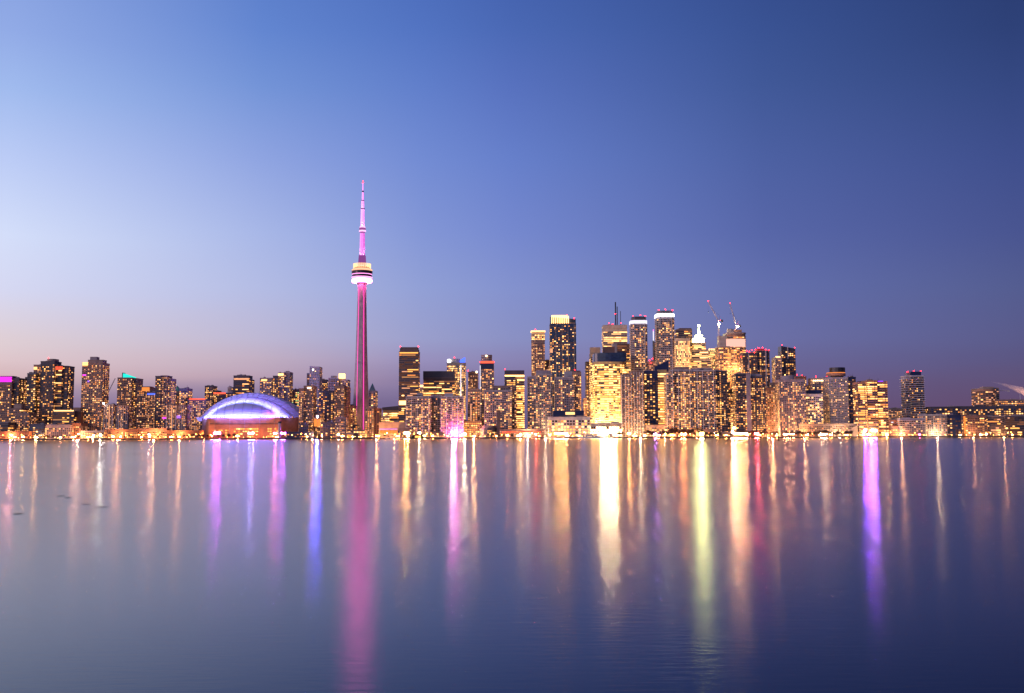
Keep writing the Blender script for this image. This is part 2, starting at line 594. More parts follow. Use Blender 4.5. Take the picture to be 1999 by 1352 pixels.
def tower(name, label, cat, vols, seed, parts=(), beacons=(), cap=100, group=None, base=GZ):
    """vols: dicts x0,x1,y (top, photo px; tuple = sloping top), D, dep, st, sh(ape), yb (bottom px), lit override
       parts: (name, x0, x1, ytop, ybot, D, depth, material)"""
    r = random.Random(seed)
    v0 = vols[0]
    yt0 = v0['y'] if not isinstance(v0['y'], tuple) else sum(v0['y']) / 2
    cx = XZ((v0['x0'] + v0['x1']) / 2, yt0, v0['D'])[0]
    root = thing(name, label, cat, (cx, v0['D'], base), group)
    wall, glass, singles = MB(), MB(), []
    plants = []
    vf, vb = r.uniform(.92, 1.18), r.uniform(.8, 1.35)
    for v in vols:
        s = dict(ST[v['st']])
        if 'fh' not in v.get('o', {}):
            s['fh'] *= vf
        if not s['pier']:
            s['bw'] *= vb
        s.update(v.get('o', {}))
        yl, yr = v['y'] if isinstance(v['y'], tuple) else (v['y'], v['y'])
        D, dep = v['D'], v.get('dep', 34)
        X0 = XZ(v['x0'], yl, D)[0]
        X1 = XZ(v['x1'], yr, D)[0]
        Zl, Zr = XZ(v['x0'], yl, D)[1], XZ(v['x1'], yr, D)[1]
        if yl == yr:
            Zl = Zr = (Zl + Zr) / 2
        zb = XZ(v['x0'], v['yb'], D)[1] if v.get('yb') else base - .5
        fp = footprint(X0, X1, D, dep, v.get('sh', 'box'))
        zt = [Zl + (Zr - Zl) * min(1, max(0, (p[0] - X0) / (X1 - X0))) for p in fp]
        wall.prism(fp, zb, zt, s['wall'], 'grey' if s['wall'] != 'grey' else 'charcoal')
        if Zl == Zr and min(X1 - X0, Zl - zb) > 9:      # parapet rim
            cxm, cym = sum(p[0] for p in fp) / len(fp), sum(p[1] for p in fp) / len(fp)
            big = [(cxm + (p[0] - cxm) * (1 + .7 / (X1 - X0)), cym + (p[1] - cym) * (1 + .7 / (X1 - X0))) for p in fp]
            wall.prism(big, Zl - .9, Zl + .7, s['slab'] or s['wall'])
        topz = min(Zl, Zr)
        zs = max(zb, base) + v.get('bot', 1.0)
        rows = int((topz - v.get('top', 2.2) - zs) / s['fh'])
        n = len(fp)
        if s['slab'] and rows > 0:
            cxm, cym = sum(p[0] for p in fp) / n, sum(p[1] for p in fp) / n
            so = s['so']
            for i in range(rows + 1):
                z = zs + i * s['fh'] - s['sh'] / 2
                jit = r.uniform(.75, 1.2) if s['sh'] > .8 else 1
                big = [(cxm + (p[0] - cxm) + so * jit * (1 if p[0] > cxm else -1), cym + (p[1] - cym) + so * jit * (1 if p[1] > cym else -1)) for p in fp]
                wall.prism(big, z, z + s['sh'], s['slab'])
        if Zl == Zr and X1 - X0 > 13 and topz - zb > 24 and isinstance(v.get('sh', 'box'), str):
            for _ in range(r.choice((1, 2, 2, 3))):
                w_ = (X1 - X0) * r.uniform(.12, .3)
                xa = r.uniform(X0 + 1, X1 - w_ - 1)
                ya = D + r.uniform(4, 9)
                plants.append((xa, xa + w_, ya, ya + r.uniform(6, 12), topz + .1, topz + r.uniform(1.6, 3.6), r.choice(('grey', 'mauve_grey', 'charcoal', 'tan'))))
        if s['lit'] <= 0 and not v.get('win', False):
            continue
        for i in range(n):
            a, c = Vector((fp[i][0], fp[i][1])), Vector((fp[(i + 1) % n][0], fp[(i + 1) % n][1]))
            e = c - a
            ln = e.length
            if ln < 2.2:
                continue
            nx, ny = e.y / ln, -e.x / ln
            if ny > .1:
                continue
            mid = (a + c) / 2
            facing = -(nx * mid.x + ny * mid.y)
            if facing < -60 and abs(nx) < .9:
                continue
            front = ny < -.3
            cols = max(1, int(round(ln / s['bw'])))
            bw = ln / cols
            if s['pier'] and front:
                pm, ev = s['pier']
                for j in range(0, cols + 1, ev):
                    q = a + e * (j / cols)
                    pw = .55
                    q0, q1 = q - e / ln * pw, q + e / ln * pw
                    ox, oy = nx * (s['so'] + .15 if s['slab'] else .8), ny * (s['so'] + .15 if s['slab'] else .8)
                    wall.prism([(q0.x + ox, q0.y + oy), (q1.x + ox, q1.y + oy), (q1.x - nx * .2, q1.y - ny * .2), (q0.x - nx * .2, q0.y - ny * .2)], zs - .5, topz - .3, pm)
            cb = [r.uniform(1 - s['col'], 1 + s['col']) * (2.1 if r.random() < .22 * s['col'] else .9) for _ in range(cols)]
            ang = math.atan2(e.y, e.x)
            for k in range(rows):
                z = zs + k * s['fh'] + s['fh'] * .55
                rb = r.uniform(.55, 1.25) * (2.2 if r.random() < .05 else 1)
                up = k / max(1, rows)
                j = 0
                last = None
                while j < cols:
                    pr = s['lit'] * 1.12 * cb[j] * rb * (1.12 - .25 * up)
                    if last and last != 'd' and r.random() < .35:
                        pr += .2
                    lit_ = r.random() < pr
                    run = 1
                    if s['ribbon']:
                        while j + run < cols and run < 6 and r.random() < .6:
                            run += 1
                    m = pick(r, s['pal']) if lit_ else 'd'
                    dim = (not lit_) and r.random() < .34
                    c0, c1 = (j + (1 - s['fw']) / 2) * bw, (j + run - (1 - s['fw']) / 2) * bw
                    if s['ribbon']:
                        c0, c1 = (j + .06) * bw, (j + run - .06) * bw
                    h = s['fh'] * s['fhh']
                    if lit_:
                        h *= r.uniform(.78, 1.05)
                    q0, q1 = a + e / ln * c0, a + e / ln * c1
                    off = .14
                    if m != 'd' and front:
                        q = (q0 + q1) / 2
                        singles.append((facing + r.uniform(0, 3), q.x, q.y, z, (q1 - q0).length, h, ang, m))
                    else:
                        mm = ('room_dim' if dim else s['glass']) if m == 'd' else m
                        glass.face([(q0.x + nx * off, q0.y + ny * off, z - h / 2), (q1.x + nx * off, q1.y + ny * off, z - h / 2),
                                    (q1.x + nx * off, q1.y + ny * off, z + h / 2), (q0.x + nx * off, q0.y + ny * off, z + h / 2)], mm)
                    last = m
                    j += run
    r.shuffle(singles)
    singles.sort(key=lambda q: -q[4] * q[5])
    for q in singles[:cap]:
        o = bpy.data.objects.new('window', unit_window(q[7]))
        COL.objects.link(o)
        o.parent = root
        o.location = (q[1] - root.location.x, q[2] - root.location.y, q[3] - root.location.z)
        o.scale = (q[4], .14, q[5])
        o.rotation_euler = (0, 0, q[6])
        NW[0] += 1
    for q in singles[cap:]:
        ux, uy = math.cos(q[6]) * q[4] / 2, math.sin(q[6]) * q[4] / 2
        nx, ny = math.sin(q[6]) * .14, -math.cos(q[6]) * .14
        glass.face([(q[1] - ux + nx, q[2] - uy + ny, q[3] - q[5] / 2), (q[1] + ux + nx, q[2] + uy + ny, q[3] - q[5] / 2),
                    (q[1] + ux + nx, q[2] + uy + ny, q[3] + q[5] / 2), (q[1] - ux + nx, q[2] - uy + ny, q[3] + q[5] / 2)], q[7])
    wall.build('wall', root)
    for pl in plants:
        q = MB()
        q.box(*pl)
        if r.random() < .4:
            q.cyl((pl[0] + pl[1]) / 2, pl[2] + 1, .18, .1, pl[5], pl[5] + r.uniform(2, 6), 'metal_dark', 5)
        q.build('plant_room', root)
    if glass.f:
        o = glass.build('windows', root)
        o['kind'] = 'stuff'
    for p in parts:
        nm, x0, x1, ya, yb_, D, dep, m = p[:8]
        sh = p[8] if len(p) > 8 else 'box'
        yl, yr = ya if isinstance(ya, tuple) else (ya, ya)
        X0, X1 = XZ(x0, yl, D)[0], XZ(x1, yr, D)[0]
        Zl, Zr = XZ(x0, yl, D)[1], XZ(x1, yr, D)[1]
        if yl == yr:
            Zl = Zr = (Zl + Zr) / 2
        Zb = XZ((x0 + x1) / 2, yb_, D)[1]
        q = MB()
        if sh == 'fins':         # row of upright lit or plain fins
            nf = max(3, int((X1 - X0) / 4))
            for i in range(nf):
                xa = X0 + (X1 - X0) * (i + .2) / nf
                za = Zl + (Zr - Zl) * i / nf
                q.box(xa, xa + (X1 - X0) * .34 / nf, D, D + dep, Zb, za, m)
        elif sh == 'pyramid':
            cxx = (X0 + X1) / 2
            q.solid([(X0, D, Zb), (X1, D, Zb), (X1, D + dep, Zb), (X0, D + dep, Zb)],
                    [(cxx - .3, D + dep / 2 - .3, Zl), (cxx + .3, D + dep / 2 - .3, Zl), (cxx + .3, D + dep / 2 + .3, Zl), (cxx - .3, D + dep / 2 + .3, Zl)], m)
        else:
            fp = footprint(X0, X1, D, dep, sh)
            zt = [Zl + (Zr - Zl) * min(1, max(0, (c[0] - X0) / (X1 - X0))) for c in fp]
            q.prism(fp, Zb, zt, m)
        q.build(nm, root)
    for bx, by, bd in beacons:
        q = MB()
        X, Z = XZ(bx, by, bd)
        q.cyl(X, bd + 1, .25, .25, Z - 4.5, Z - .8, 'metal_dark', 6)
        q.ball((X, bd + 1, Z), .95, 'glow_red')
        q.build('beacon', root)
    return root


def V(x0, x1, y, D, s, dep=34, sh='box', yb=None, **kw):
    d = dict(x0=x0, x1=x1, y=y, D=D, st=s, dep=dep, sh=sh, yb=yb)
    d.update({k: v for k, v in kw.items() if k in ('top', 'bot', 'win')})
    o = {k: v for k, v in kw.items() if k not in ('top', 'bot', 'win')}
    if 'slabh' in o:
        o['sh'] = o.pop('slabh')
    if o:
        d['o'] = o
    return d


AT, OT = 'apartment_tower', 'office_tower'
seed = [100]


def A(name, label, vols, parts=(), beacons=(), cat=None, cap=100, group=None):
    seed[0] += 1
    cat = cat or {'apartment_tower': 'apartment tower', 'office_tower': 'office tower', 'hotel_tower': 'hotel', 'low_building': 'building'}.get(name, 'building')
    return tower(name, label, cat, vols, seed[0], parts, beacons, cap, group)


#BUILDINGS
# --- left part of the skyline
A(AT, 'tower with magenta lit crown at the far left edge of the skyline',
  [V(-26, 23, 746, 2150, 'brown', lit=.34), V(23, 37.5, 738, 2156, 'dark', lit=.2)],
  [('lit_crown', -24, 22, 735, 745.5, 2151, 18, 'glow_magenta', 'fins'), ('crown_frame', -26, 25, 733.5, 745.7, 2158, 20, 'charcoal')])
A(AT, 'low tower with pale concrete penthouse beside the magenta crowned tower', [V(14, 42, 797, 2110, 'brown')],
  [('penthouse', 27, 42, 788, 797, 2112, 20, 'tan')])
A(AT, 'narrow dark tower stepping up at the left of the tall stepped cluster', [V(43, 54, 740.5, 2190, 'dark', lit=.35), V(49, 54, 735.5, 2196, 'dark', lit=.2)])
A(AT, 'stepped dark apartment tower with lit balconies left of the cluster summit',
  [V(53.5, 70, 728.5, 2165, 'darkglass', lit=.32), V(66, 80, 712, 2180, 'brownp', lit=.45)], [('lit_terrace', 66, 72, 716, 721, 2178.5, 3, 'lit_white')])
A(AT, 'tallest dark tower of the left cluster with a small brown cap on its roof',
  [V(79.5, 106.5, 705, 2172, 'dark', lit=.3)], [('roof_cap', 90, 107, 700, 704.9, 2176, 14, 'tan', 'round')], [(94, 698.5, 2180)])
A(OT, 'dark square tower with slanted orange red bars lit near its top',
  [V(107, 121.5, 713.5, 2180, 'office_dk', lit=.4), V(121.5, 132.5, 714.2, 2184, 'dark', lit=.14)],
  [('lit_bar', 109 + i * 2.8, 110.4 + i * 2.8, 714.8, 721.5, 2178.6, 1, 'glow_redstrip') for i in range(5)])
A('low_building', 'mid rise block with a bright strip of light along its roof edge',
  [V(104, 144.5, 802, 2085, 'lowdark', lit=.5)],
  [('roof_light_strip', 105, 143, 800.3, 802.4, 2083, 2.4, 'glow_crown'), ('penthouse', 143, 157, 795, 803, 2095, 14, 'dark_brown'), ('wing', 144.7, 158, 803.5, 853, 2096, 20, 'brick')])
A('low_building', 'dark blue glass waterfront block with few lit rooms near the left edge', [V(58, 87, 828, 2050, 'bluedark', lit=.35)])
A('low_building', 'brick mid rise left of the dark blue glass waterfront block', [V(30, 57, 806, 2085, 'brownp')])
A('low_building', 'grey gridded low block in front of the roof strip building', [V(88, 138, 829, 2052, 'mauve', lit=.4)])
A('low_building', 'dark low block at the lower left corner of the skyline', [V(-20, 16, 824, 2055, 'lowdark', lit=.4)])
A(AT, 'tall brown apartment tower standing free with pale mechanical box on top',
  [V(160.5, 201, 708, 2110, 'brownp', 36, lit=.42), V(172, 201, 702.5, 2120, 'brown', 20, yb=712)],
  [('penthouse', 176, 189, 696, 702.4, 2126, 14, 'mauve_grey'), ('lit_corner', 161, 171.5, 706.6, 713, 2108.9, 2, 'lit_white'),
   ('magenta_room', 161, 168, 730.5, 733, 2109.2, 2, 'lit_magenta'), ('violet_room', 171, 174, 742.5, 745.5, 2109.2, 2, 'lit_violet')])
A('low_building', 'bright white banded podium at the foot of the free standing brown tower', [V(158, 203, 841, 2048, 'low', lit=.85, pal=P_CREAM, slab='white_concrete')])
A(AT, 'slender pier fronted building with white uprights, left one of a pair', [V(204, 223, 790, 2075, 'piers', lit=.4), V(223, 251, 791, 2078, 'piers', 26, ('round', .2), lit=.3)],
  [('uplight_fin', 213, 214.2, 791, 851, 2073.5, 1, 'lit_peach')])
A(AT, 'brown tower with a slanted teal lit crown', [V(229.5, 258, 737, 2230, 'brownp', lit=.36), V(258, 268.5, 738.5, 2236, 'brown', lit=.2)],
  [('teal_crown', 239, 261, (728, 735.5), 736.8, 2234, 14, 'glow_teal'), ('crown_wall', 238.3, 239.8, 727, 737, 2233, 16, 'charcoal')])
A(AT, 'brown tower with glowing orange roof recess right of the teal crowned tower', [V(268.5, 294, 756, 2200, 'brownp', lit=.46)],
  [('roof_frame', 269, 294, 754, 756, 2203, 20, 'brick'), ('orange_recess', 277, 291.5, 755.6, 763, 2198.8, 1.5, 'glow_orange')])
A(AT, 'shorter tower with a thin blue light band below its roof', [V(287, 303.5, 765, 2170, 'brownp', lit=.5)],
  [('blue_band', 288, 303, 767.6, 770, 2168.8, 1.5, 'glow_blue'), ('penthouse', 292, 303, 762.5, 765, 2180, 12, 'dark_brown')])
A(AT, 'black slab tower with a lit brown right half left of the dome', [V(303.5, 314, 734, 2140, 'dark', lit=.3), V(314, 326, 733, 2146, 'brownp', lit=.62), V(326, 334, 738, 2150, 'brownp', lit=.6)],
  [('violet_room', 317, 324, 814, 817, 2144.9, 2, 'lit_magenta')])
A(AT, 'tower with pointed roof and a small greenish lamp beside the black slab tower', [V(334, 352, 764, 2260, 'brown', lit=.42)],
  [('pitched_roof', 334, 351, 752, 763.9, 2262, 24, 'copper_green', 'pyramid'), ('roof_lamp', 340, 343.5, 755.5, 758.5, 2261, 2, 'lit_green')])
A(AT, 'grey topped tower with regular lights between the pointed roof and the red strip block', [V(350.5, 366.5, 758, 2240, 'mauve', lit=.5)])
A(AT, 'slender pier fronted building with white uprights, right one of a pair', [V(326, 344, 790, 2075, 'piers', lit=.36), V(344, 366, 791, 2079, 'piers', 24, ('round', .2), lit=.4)],
  [('uplight_fin', 334.5, 335.7, 791, 851, 2073.5, 1, 'lit_peach'), ('violet_panel', 345, 352, 811, 816, 2073, 1, 'lit_violet')])
A('low_building', 'mid rise with reddish roof strip just left of the dome', [V(366.5, 402, 780, 2215, 'brownp', lit=.5)],
  [('red_roof_strip', 369, 400, 777.4, 780, 2214, 3, 'glow_redstrip')])
A(AT, 'dark plain topped tower rising behind the left end of the dome', [V(400, 416, 753, 2400, 'dark', lit=.4), V(416, 424, 762, 2404, 'dark', lit=.3)])
A('low_building', 'long block with a red light strip behind the left shoulder of the dome', [V(424, 458, 767, 2380, 'dark', lit=.4)],
  [('red_roof_strip', 417, 440, 766, 768.6, 2378, 3, 'glow_redstrip')])
A(AT, 'hazy grey tower with rounded top behind the dome', [V(443, 457, 755.5, 2600, 'mauve', 24, 'round', lit=.2)])
A(OT, 'square dark tower with a pale light strip under its flat roof above the dome', [V(456, 486, 733, 2420, 'office_dk', lit=.42, col=.6), V(486, 490, 740, 2424, 'dark')],
  [('light_strip', 457, 485.5, 738, 741, 2418.7, 1.5, 'lit_peach')], [(470, 731.5, 2430)])
A(AT, 'grey tower with top lights directly above the dome crown, left of the pair', [V(508, 530, 737.5, 2420, 'condo', lit=.24)], [('top_lights', 510, 521, 740, 743.6, 2417.5, 2, 'lit_white')])
A(AT, 'twin stepped tower with bright rooms under the roof right of the dome crown',
  [V(533, 543, 733.5, 2400, 'dark', lit=.5), V(543, 555, 727.5, 2406, 'mauve', lit=.44), V(555, 566, 726, 2410, 'condo', lit=.26)],
  [('top_lights', 543, 553, 729, 732.5, 2404, 2, 'lit_bright')])
A(AT, 'dark block dotted with greenish lights behind the right shoulder of the dome', [V(566, 584, 760, 2440, 'dark', lit=.55, pal=[('lit_green', 3), ('lit_yellow', 4), ('lit_white', 2)])])
A(AT, 'brown tower hiding the right end of the dome with orange roof lights',
  [V(584, 593, 758, 2095, 'brownp', lit=.42), V(593, 612, 753, 2099, 'brownp', lit=.36)], [('roof_lamp', 600, 607, 755.6, 758, 2097.6, 1.5, 'glow_warm')])
A(OT, 'pale ribbed tower with curved shoulder between the dome and the great tower',
  [V(604.5, 624, (714, 715.2), 2300, 'hotel', lit=.14), V(599, 605, 728, 2304, 'dark', lit=.2)],
  [('white_lamp', 610, 612, 720, 722, 2298.6, 1.2, 'glow_white')])
A(OT, 'hazy dark office tower right of the pale ribbed tower', [V(623, 638, 741, 2380, 'dark', lit=.4)])
A(AT, 'grey banded tower with bright yellow glass cube at its corner', [V(641.5, 661.5, 737.5, 2260, 'condo', lit=.14), V(661.5, 679, 741, 2266, 'mauve', lit=.2)],
  [('penthouse', 646, 656, 733, 737.4, 2268, 14, 'grey'), ('lit_cube', 661.5, 672, 728.8, 738, 2258, 14, 'lit_bright')])
A(AT, 'brown apartment block with rust side wall in front of the yellow cube tower', [V(653, 672, 753, 2130, 'brownp', lit=.42), V(672, 679.5, 755, 2134, 'brick', lit=.1)])
A(AT, 'dark mid block between the pale ribbed tower and the rust sided block', [V(623, 654, 763, 2160, 'dark', lit=.3)])
A(AT, 'small block squeezed between the rust sided block and the great tower', [V(678, 692, 792, 2180, 'brown', lit=.5)])
A('low_building', 'pinkish lit low block under the blue flood lights', [V(604, 628, 806, 2105, 'brownp', lit=.6)],
  [('lit_lobby', 613, 625, 818, 832, 2103, 2, 'glow_orange')])
A('low_building', 'teal glass market hall on the quay below the brown tower', [V(556, 612, 843, 2045, 'bluedark', lit=.25), V(584, 602, 827, 2056, 'dark', lit=.35)])
A('low_building', 'dark low block on the quay left of the great tower base', [V(626, 654, 824, 2052, 'dark', lit=.4)])
A('low_building', 'tan waterfront block directly left of the great tower base', [V(655, 676, 815, 2050, 'brownp', lit=.55)])
A('low_building', 'bright lit entrance pavilion at the foot of the great tower', [V(672, 712, 839, 2058, 'low', lit=.85, pal=P_CREAM), V(688, 697, 829, 2070, 'dark')])
# --- between the great tower and the bank quarter
A(AT, 'small tower with green pyramid roof just right of the great tower', [V(720, 733.5, 763, 2300, 'mauve', lit=.42)],
  [('pyramid_roof', 720, 732, 747.5, 763, 2302, 20, 'copper_green', 'pyramid')])
A(AT, 'rust brown block with warm rooms right of the great tower shaft', [V(713, 730, 795, 2110, 'brownp', lit=.6), V(730, 741, 797, 2114, 'brick', lit=.1)])
A('convention_centre', 'terraced glass hall with dark curved roof right of the great tower', [V(748, 784, 801, 2190, 'gold', 40, lit=.75), V(738, 760, 812, 2180, 'cream', lit=.6)],
  [('dark_roof', 746, 786, (795, 791), 800, 2188, 44, 'charcoal')], cat='convention centre')
A('low_building', 'blank mauve theatre wall with orange street light along its base', [V(740, 793, 824, 2080, 'blank')],
  [('violet_line', 741, 792, 836.6, 837.6, 2078.8, 1, 'lit_violet'), ('orange_base', 741, 793, 840, 846, 2078.6, 1, 'glow_orange')])
A(OT, 'tall dark brown tower with tapering shoulder and red corner lights beyond the theatre wall',
  [V(779, 817, 686, 2120, 'office', lit=.2, col=.9, pal=P_WARM), V(780.5, 816, 680.5, 2121.5, 'office', 30, yb=687, lit=.45)],
  [('roof_slope', 781.5, 815, 677.2, 680.4, 2123, 27, 'dark_brown'), ('bright_floors', 779, 793, 782, 790, 2118.6, 1.5, 'lit_bright'), ('lit_band', 780, 816, 687.3, 689.3, 2118.8, 1.2, 'lit_yellow')],
  [(781.5, 676, 2124), (816.5, 676, 2124)])
A(AT, 'white gridded waterfront tower left of the dark roofed office block', [V(793, 840, 774, 2065, 'grid', lit=.45)],
  [('penthouse', 814, 824, 767, 773.9, 2074, 16, 'light_grey')])
A(OT, 'wide office block with a tall dark blank roof band', [V(826.5, 888, 740, 2160, 'office', lit=.75)],
  [('roof_band', 826, 887, 724, 739.9, 2158.5, 32, 'charcoal'), ('roof_shade', 829, 884, 736, 738.5, 2157.8, 1, 'dark_brown')])
A('low_building', 'small block with a bright rooftop light box between two towers', [V(816, 827, 757, 2200, 'mauve', lit=.4)], [('light_box', 816.6, 826, 751, 755, 2198, 4, 'glow_crown')])
A(AT, 'white gridded waterfront tower in front of the blue crowned office tower', [V(861, 904, 774, 2066, 'grid', lit=.5)],
  [('penthouse', 868, 884, 767, 773.9, 2074, 16, 'light_grey')])
A(AT, 'mauve balcony block between the two white gridded waterfront towers', [V(840, 861, 772, 2092, 'condo', lit=.35)])
A(OT, 'yellow lit office tower with a blue lit crown and white light spine',
  [V(872.5, 908, 708, 2220, 'cream', 34, lit=.78, pal=P_GOLD)],
  [('white_light_box', 873.5, 879, 701, 707, 2222, 8, 'glow_white'), ('plant_room', 880, 897, 700, 707.9, 2226, 16, 'light_grey'),
   ('blue_crown', 898, 907.5, (703, 697), 707, 2221, 8, 'glow_blue'), ('light_spine', 898.8, 900.4, 712, 812, 2217.6, 1.2, 'lit_cool')], [(887, 697.5, 2230)])
A(AT, 'narrow brown tower with bright corner room right of the blue crowned tower', [V(914, 932.5, 726, 2260, 'brownp', lit=.42)],
  [('corner_room', 929, 932, 724, 727.5, 2258.5, 2, 'glow_warm')], [(913.5, 723, 2262)])
A(AT, 'glowing orange lit low tower below the narrow brown tower', [V(913, 937, 760, 2150, 'tan', lit=.55, pal=P_PEACH)],
  [('light_spine', 918.5, 920.3, 790, 850, 2148, 1, 'lit_peach')])
A(AT, 'round topped dark tower with red lit belt and a white light line on its edge',
  [V(937, 964, 704.5, 2210, 'mauve', 30, lit=.4), V(939, 960, 692.5, 2214, 'mauve', 22, 'round', yb=704, lit=.1)],
  [('red_belt', 938, 964.6, 704.6, 708.5, 2208.6, 1.2, 'glow_redstrip'), ('dark_band', 939, 963.5, 709, 720, 2208.7, 1.2, 'navy'), ('edge_light', 936.8, 938, 713, 815, 2208.2, 1.2, 'lit_cool'),
   ('roof_room_light', 948, 951, 693, 695.4, 2210, 2, 'glow_warm')], [(938, 706, 2208), (963.8, 706, 2208)])
A(AT, 'broad mauve condominium with flat dark roof house left of the yellow striped tower', [V(946, 999, 762, 2070, 'condo', lit=.42), V(962, 992, 753, 2078, 'brown', 18, yb=762, lit=.15)])
A(OT, 'office tower with black flat top and a fully lit yellow column of floors', [V(985, 1006, 735, 2170, 'office_dk', lit=.5), V(1006, 1023.5, 735, 2172, 'gold', lit=.9)],
  [('black_top', 985, 1023.5, 722.5, 731.5, 2169, 32, 'charcoal'), ('light_strip', 985.5, 1023.3, 731.6, 735, 2169.8, 30, 'lit_bright')], [(986, 720.5, 2172)])
A(AT, 'pinkish block with scattered rooms in front of the yellow lit column', [V(992, 1008, 752, 2110, 'brownp', lit=.4)])
A('low_building', 'red and white lit restaurant row on the quay below the mauve condominium', [V(975, 1062, 838, 2042, 'low', lit=.85, pal=P_PEACH)],
  [('red_sign_band', 980, 1056, 842, 844, 2040, 1, 'glow_redstrip')])
A('theatre_pavilion', 'round dark waterfront pavilion with lit windows and a brown chimney', [V(937, 972, 836, 2040, 'dark', 20, 'drum', lit=.55)],
  [('chimney', 970, 976.5, 800, 853, 2045, 7, 'dark_brown'), ('roof_cone', 940, 969, 831, 836, 2044, 24, 'brown', 'drum')], cat='pavilion')
A('low_building', 'orange glowing street block behind the magenta flood light', [V(900, 940, 822, 2100, 'low', lit=.8)])
A('low_building', 'long bright yellow market shed on the quay left of the magenta flood light', [V(838, 868, 844, 2046, 'low', lit=.95, pal=P_GOLD)])
A(AT, 'slim tower with a lit lattice crown left of the tall blue glass tower', [V(1037.5, 1063.5, 665, 2280, 'brownp', 28, lit=.5, col=.7), V(1038, 1063.5, 647, 2281.5, 'cream', 26, yb=664.5, lit=.95, pal=P_CREAM, slab='cream')],
  [('crown_ring', 1036.5, 1064.5, 645, 647, 2278, 30, 'glow_crown')], [(1045, 642.5, 2285)])
A(AT, 'small tower with bright top rooms between the lattice crown and the blue glass tower', [V(1063, 1077, 703, 2320, 'brown', lit=.6)])
A(AT, 'tallest blue glass tower with a lit curved crown of vertical fins',
  [V(1073.5, 1124.5, 632, 2240, 'blue', 40, lit=.24)],
  [('lit_fins', 1076, 1112, 616.5, 630, 2239, 30, 'glow_crown_high', 'fins'), ('crown_screen', 1074, 1124, (617.8, 622.5), 632.5, 2250, 28, 'glass_blue'), ('crown_cap', 1077, 1108, 614.8, 617, 2244, 26, 'lit_bright', ('round', .1)),
   ('edge_rooms', 1074, 1079, 680, 688, 2238, 1.2, 'lit_peach')], [(1107, 614, 2248), (1121, 621, 2248)])
A(AT, 'wide mauve condominium with many balconies in front of the lattice crown tower', [V(1030, 1046, 735, 2100, 'condo', lit=.36), V(1046, 1078, 730, 2094, 'condo', 38, lit=.42)],
  [('penthouse', 1047, 1076, 722.5, 730, 2104, 18, 'mauve_grey')])
A(AT, 'brown condominium with red lit dark roof house in front of the blue glass tower', [V(1083, 1120, 736, 2090, 'condo', lit=.4), V(1118, 1134.5, 726, 2096, 'brown', lit=.5)],
  [('penthouse', 1102, 1117, 724.5, 736, 2100, 14, 'light_grey'), ('dark_roof_house', 1118.5, 1133, 723, 726, 2100, 16, 'dark_brown')], [(1122, 721.5, 2105), (1131, 724, 2105)])
A('low_building', 'long white gridded waterfront terminal with regular yellow windows', [V(1071, 1152, 814, 2040, 'whitegrid', 50, lit=.75)],
  [('roof_deck', 1080, 1140, 801, 814, 2056, 26, 'navy'), ('roof_lounge', 1104, 1122, 804, 809, 2054.6, 3, 'lit_white')])
A(OT, 'dark sliver tower behind the cream towers left of the gold office block', [V(1144, 1153, 706, 2330, 'dark', lit=.3), V(1139, 1146, 777, 2326, 'tan', lit=.5)])
A(OT, 'cream tower with a plain glowing light box top behind the gold office block', [V(1152.5, 1202, 690, 2290, 'creamrib', lit=.8)],
  [('light_box', 1152.5, 1172, 677.5, 689.9, 2291, 20, 'cream'), ('dark_plant', 1178, 1200, 676, 689.9, 2296, 20, 'dark_brown')])
A(OT, 'broad curved gold lit office block with a dark blue sloping roof',
  [V(1160, 1216, 706, 2130, 'gold', 46, ('round', .16), lit=.93, pal=[('lit_gold', 6), ('lit_yellow', 4), ('lit_white', 3), ('lit_dim', 1)]), V(1206, 1231, 703, 2146, 'gold', 30, lit=.8)],
  [('sloping_roof', 1160, 1224, (689, 687), 705.5, 2134, 40, 'glass_blue', ('round', .12))])
A('low_building', 'blazing white lit waterfront podium below the gold office block', [V(1153, 1214, 826, 2048, 'whitegrid', lit=1.0, pal=[('lit_podium', 1)])],
  [('canopy', 1170, 1212, 826.5, 831, 2045.4, 2.4, 'tan')])
A(OT, 'pale square bank tower with roof masts and red lights', [V(1178, 1224, 634.5, 2420, 'creamrib', 44, lit=.72, pal=P_CREAM, top=13), V(1176.8, 1184, 634.7, 2424, 'cream', 20, lit=.3)],
  [('blank_top_band', 1184, 1222, 635.5, 640.5, 2418.7, 1.2, 'cream'), ('mast', 1200.3, 1202.6, 589, 634.4, 2430, 2.6, 'metal_dark'), ('mast', 1204, 1205.6, 598, 634.4, 2436, 2, 'metal_dark'), ('mast', 1210.8, 1211.8, 607, 634.4, 2440, 1.2, 'metal_dark')],
  [(1189, 630, 2424), (1201.4, 612, 2429), (1212, 630, 2424), (1196, 632, 2424)])
A(OT, 'dark brown tower with a pale stair block behind the balcony banded twins', [V(1205, 1233, 671, 2380, 'office', lit=.45)], [('pale_block', 1196, 1206, 669.5, 706, 2384, 22, 'light_grey')])
A(AT, 'balcony banded white tower with dark roof, shorter and left one of two', [V(1232.5, 1263.5, 630, 2180, 'condo', 30, 'cham', lit=.26, slab='white_concrete', fh=3.9, so=1.6, slabh=.8)],
  [('light_band', 1231.5, 1264, 624.5, 631, 2178, 33, 'lit_cool', 'cham'), ('dark_roof', 1234.5, 1261.5, 617.5, 624.4, 2181, 26, 'charcoal', 'cham')], [(1236, 616, 2186), (1250, 615, 2186), (1260, 616.5, 2186)])
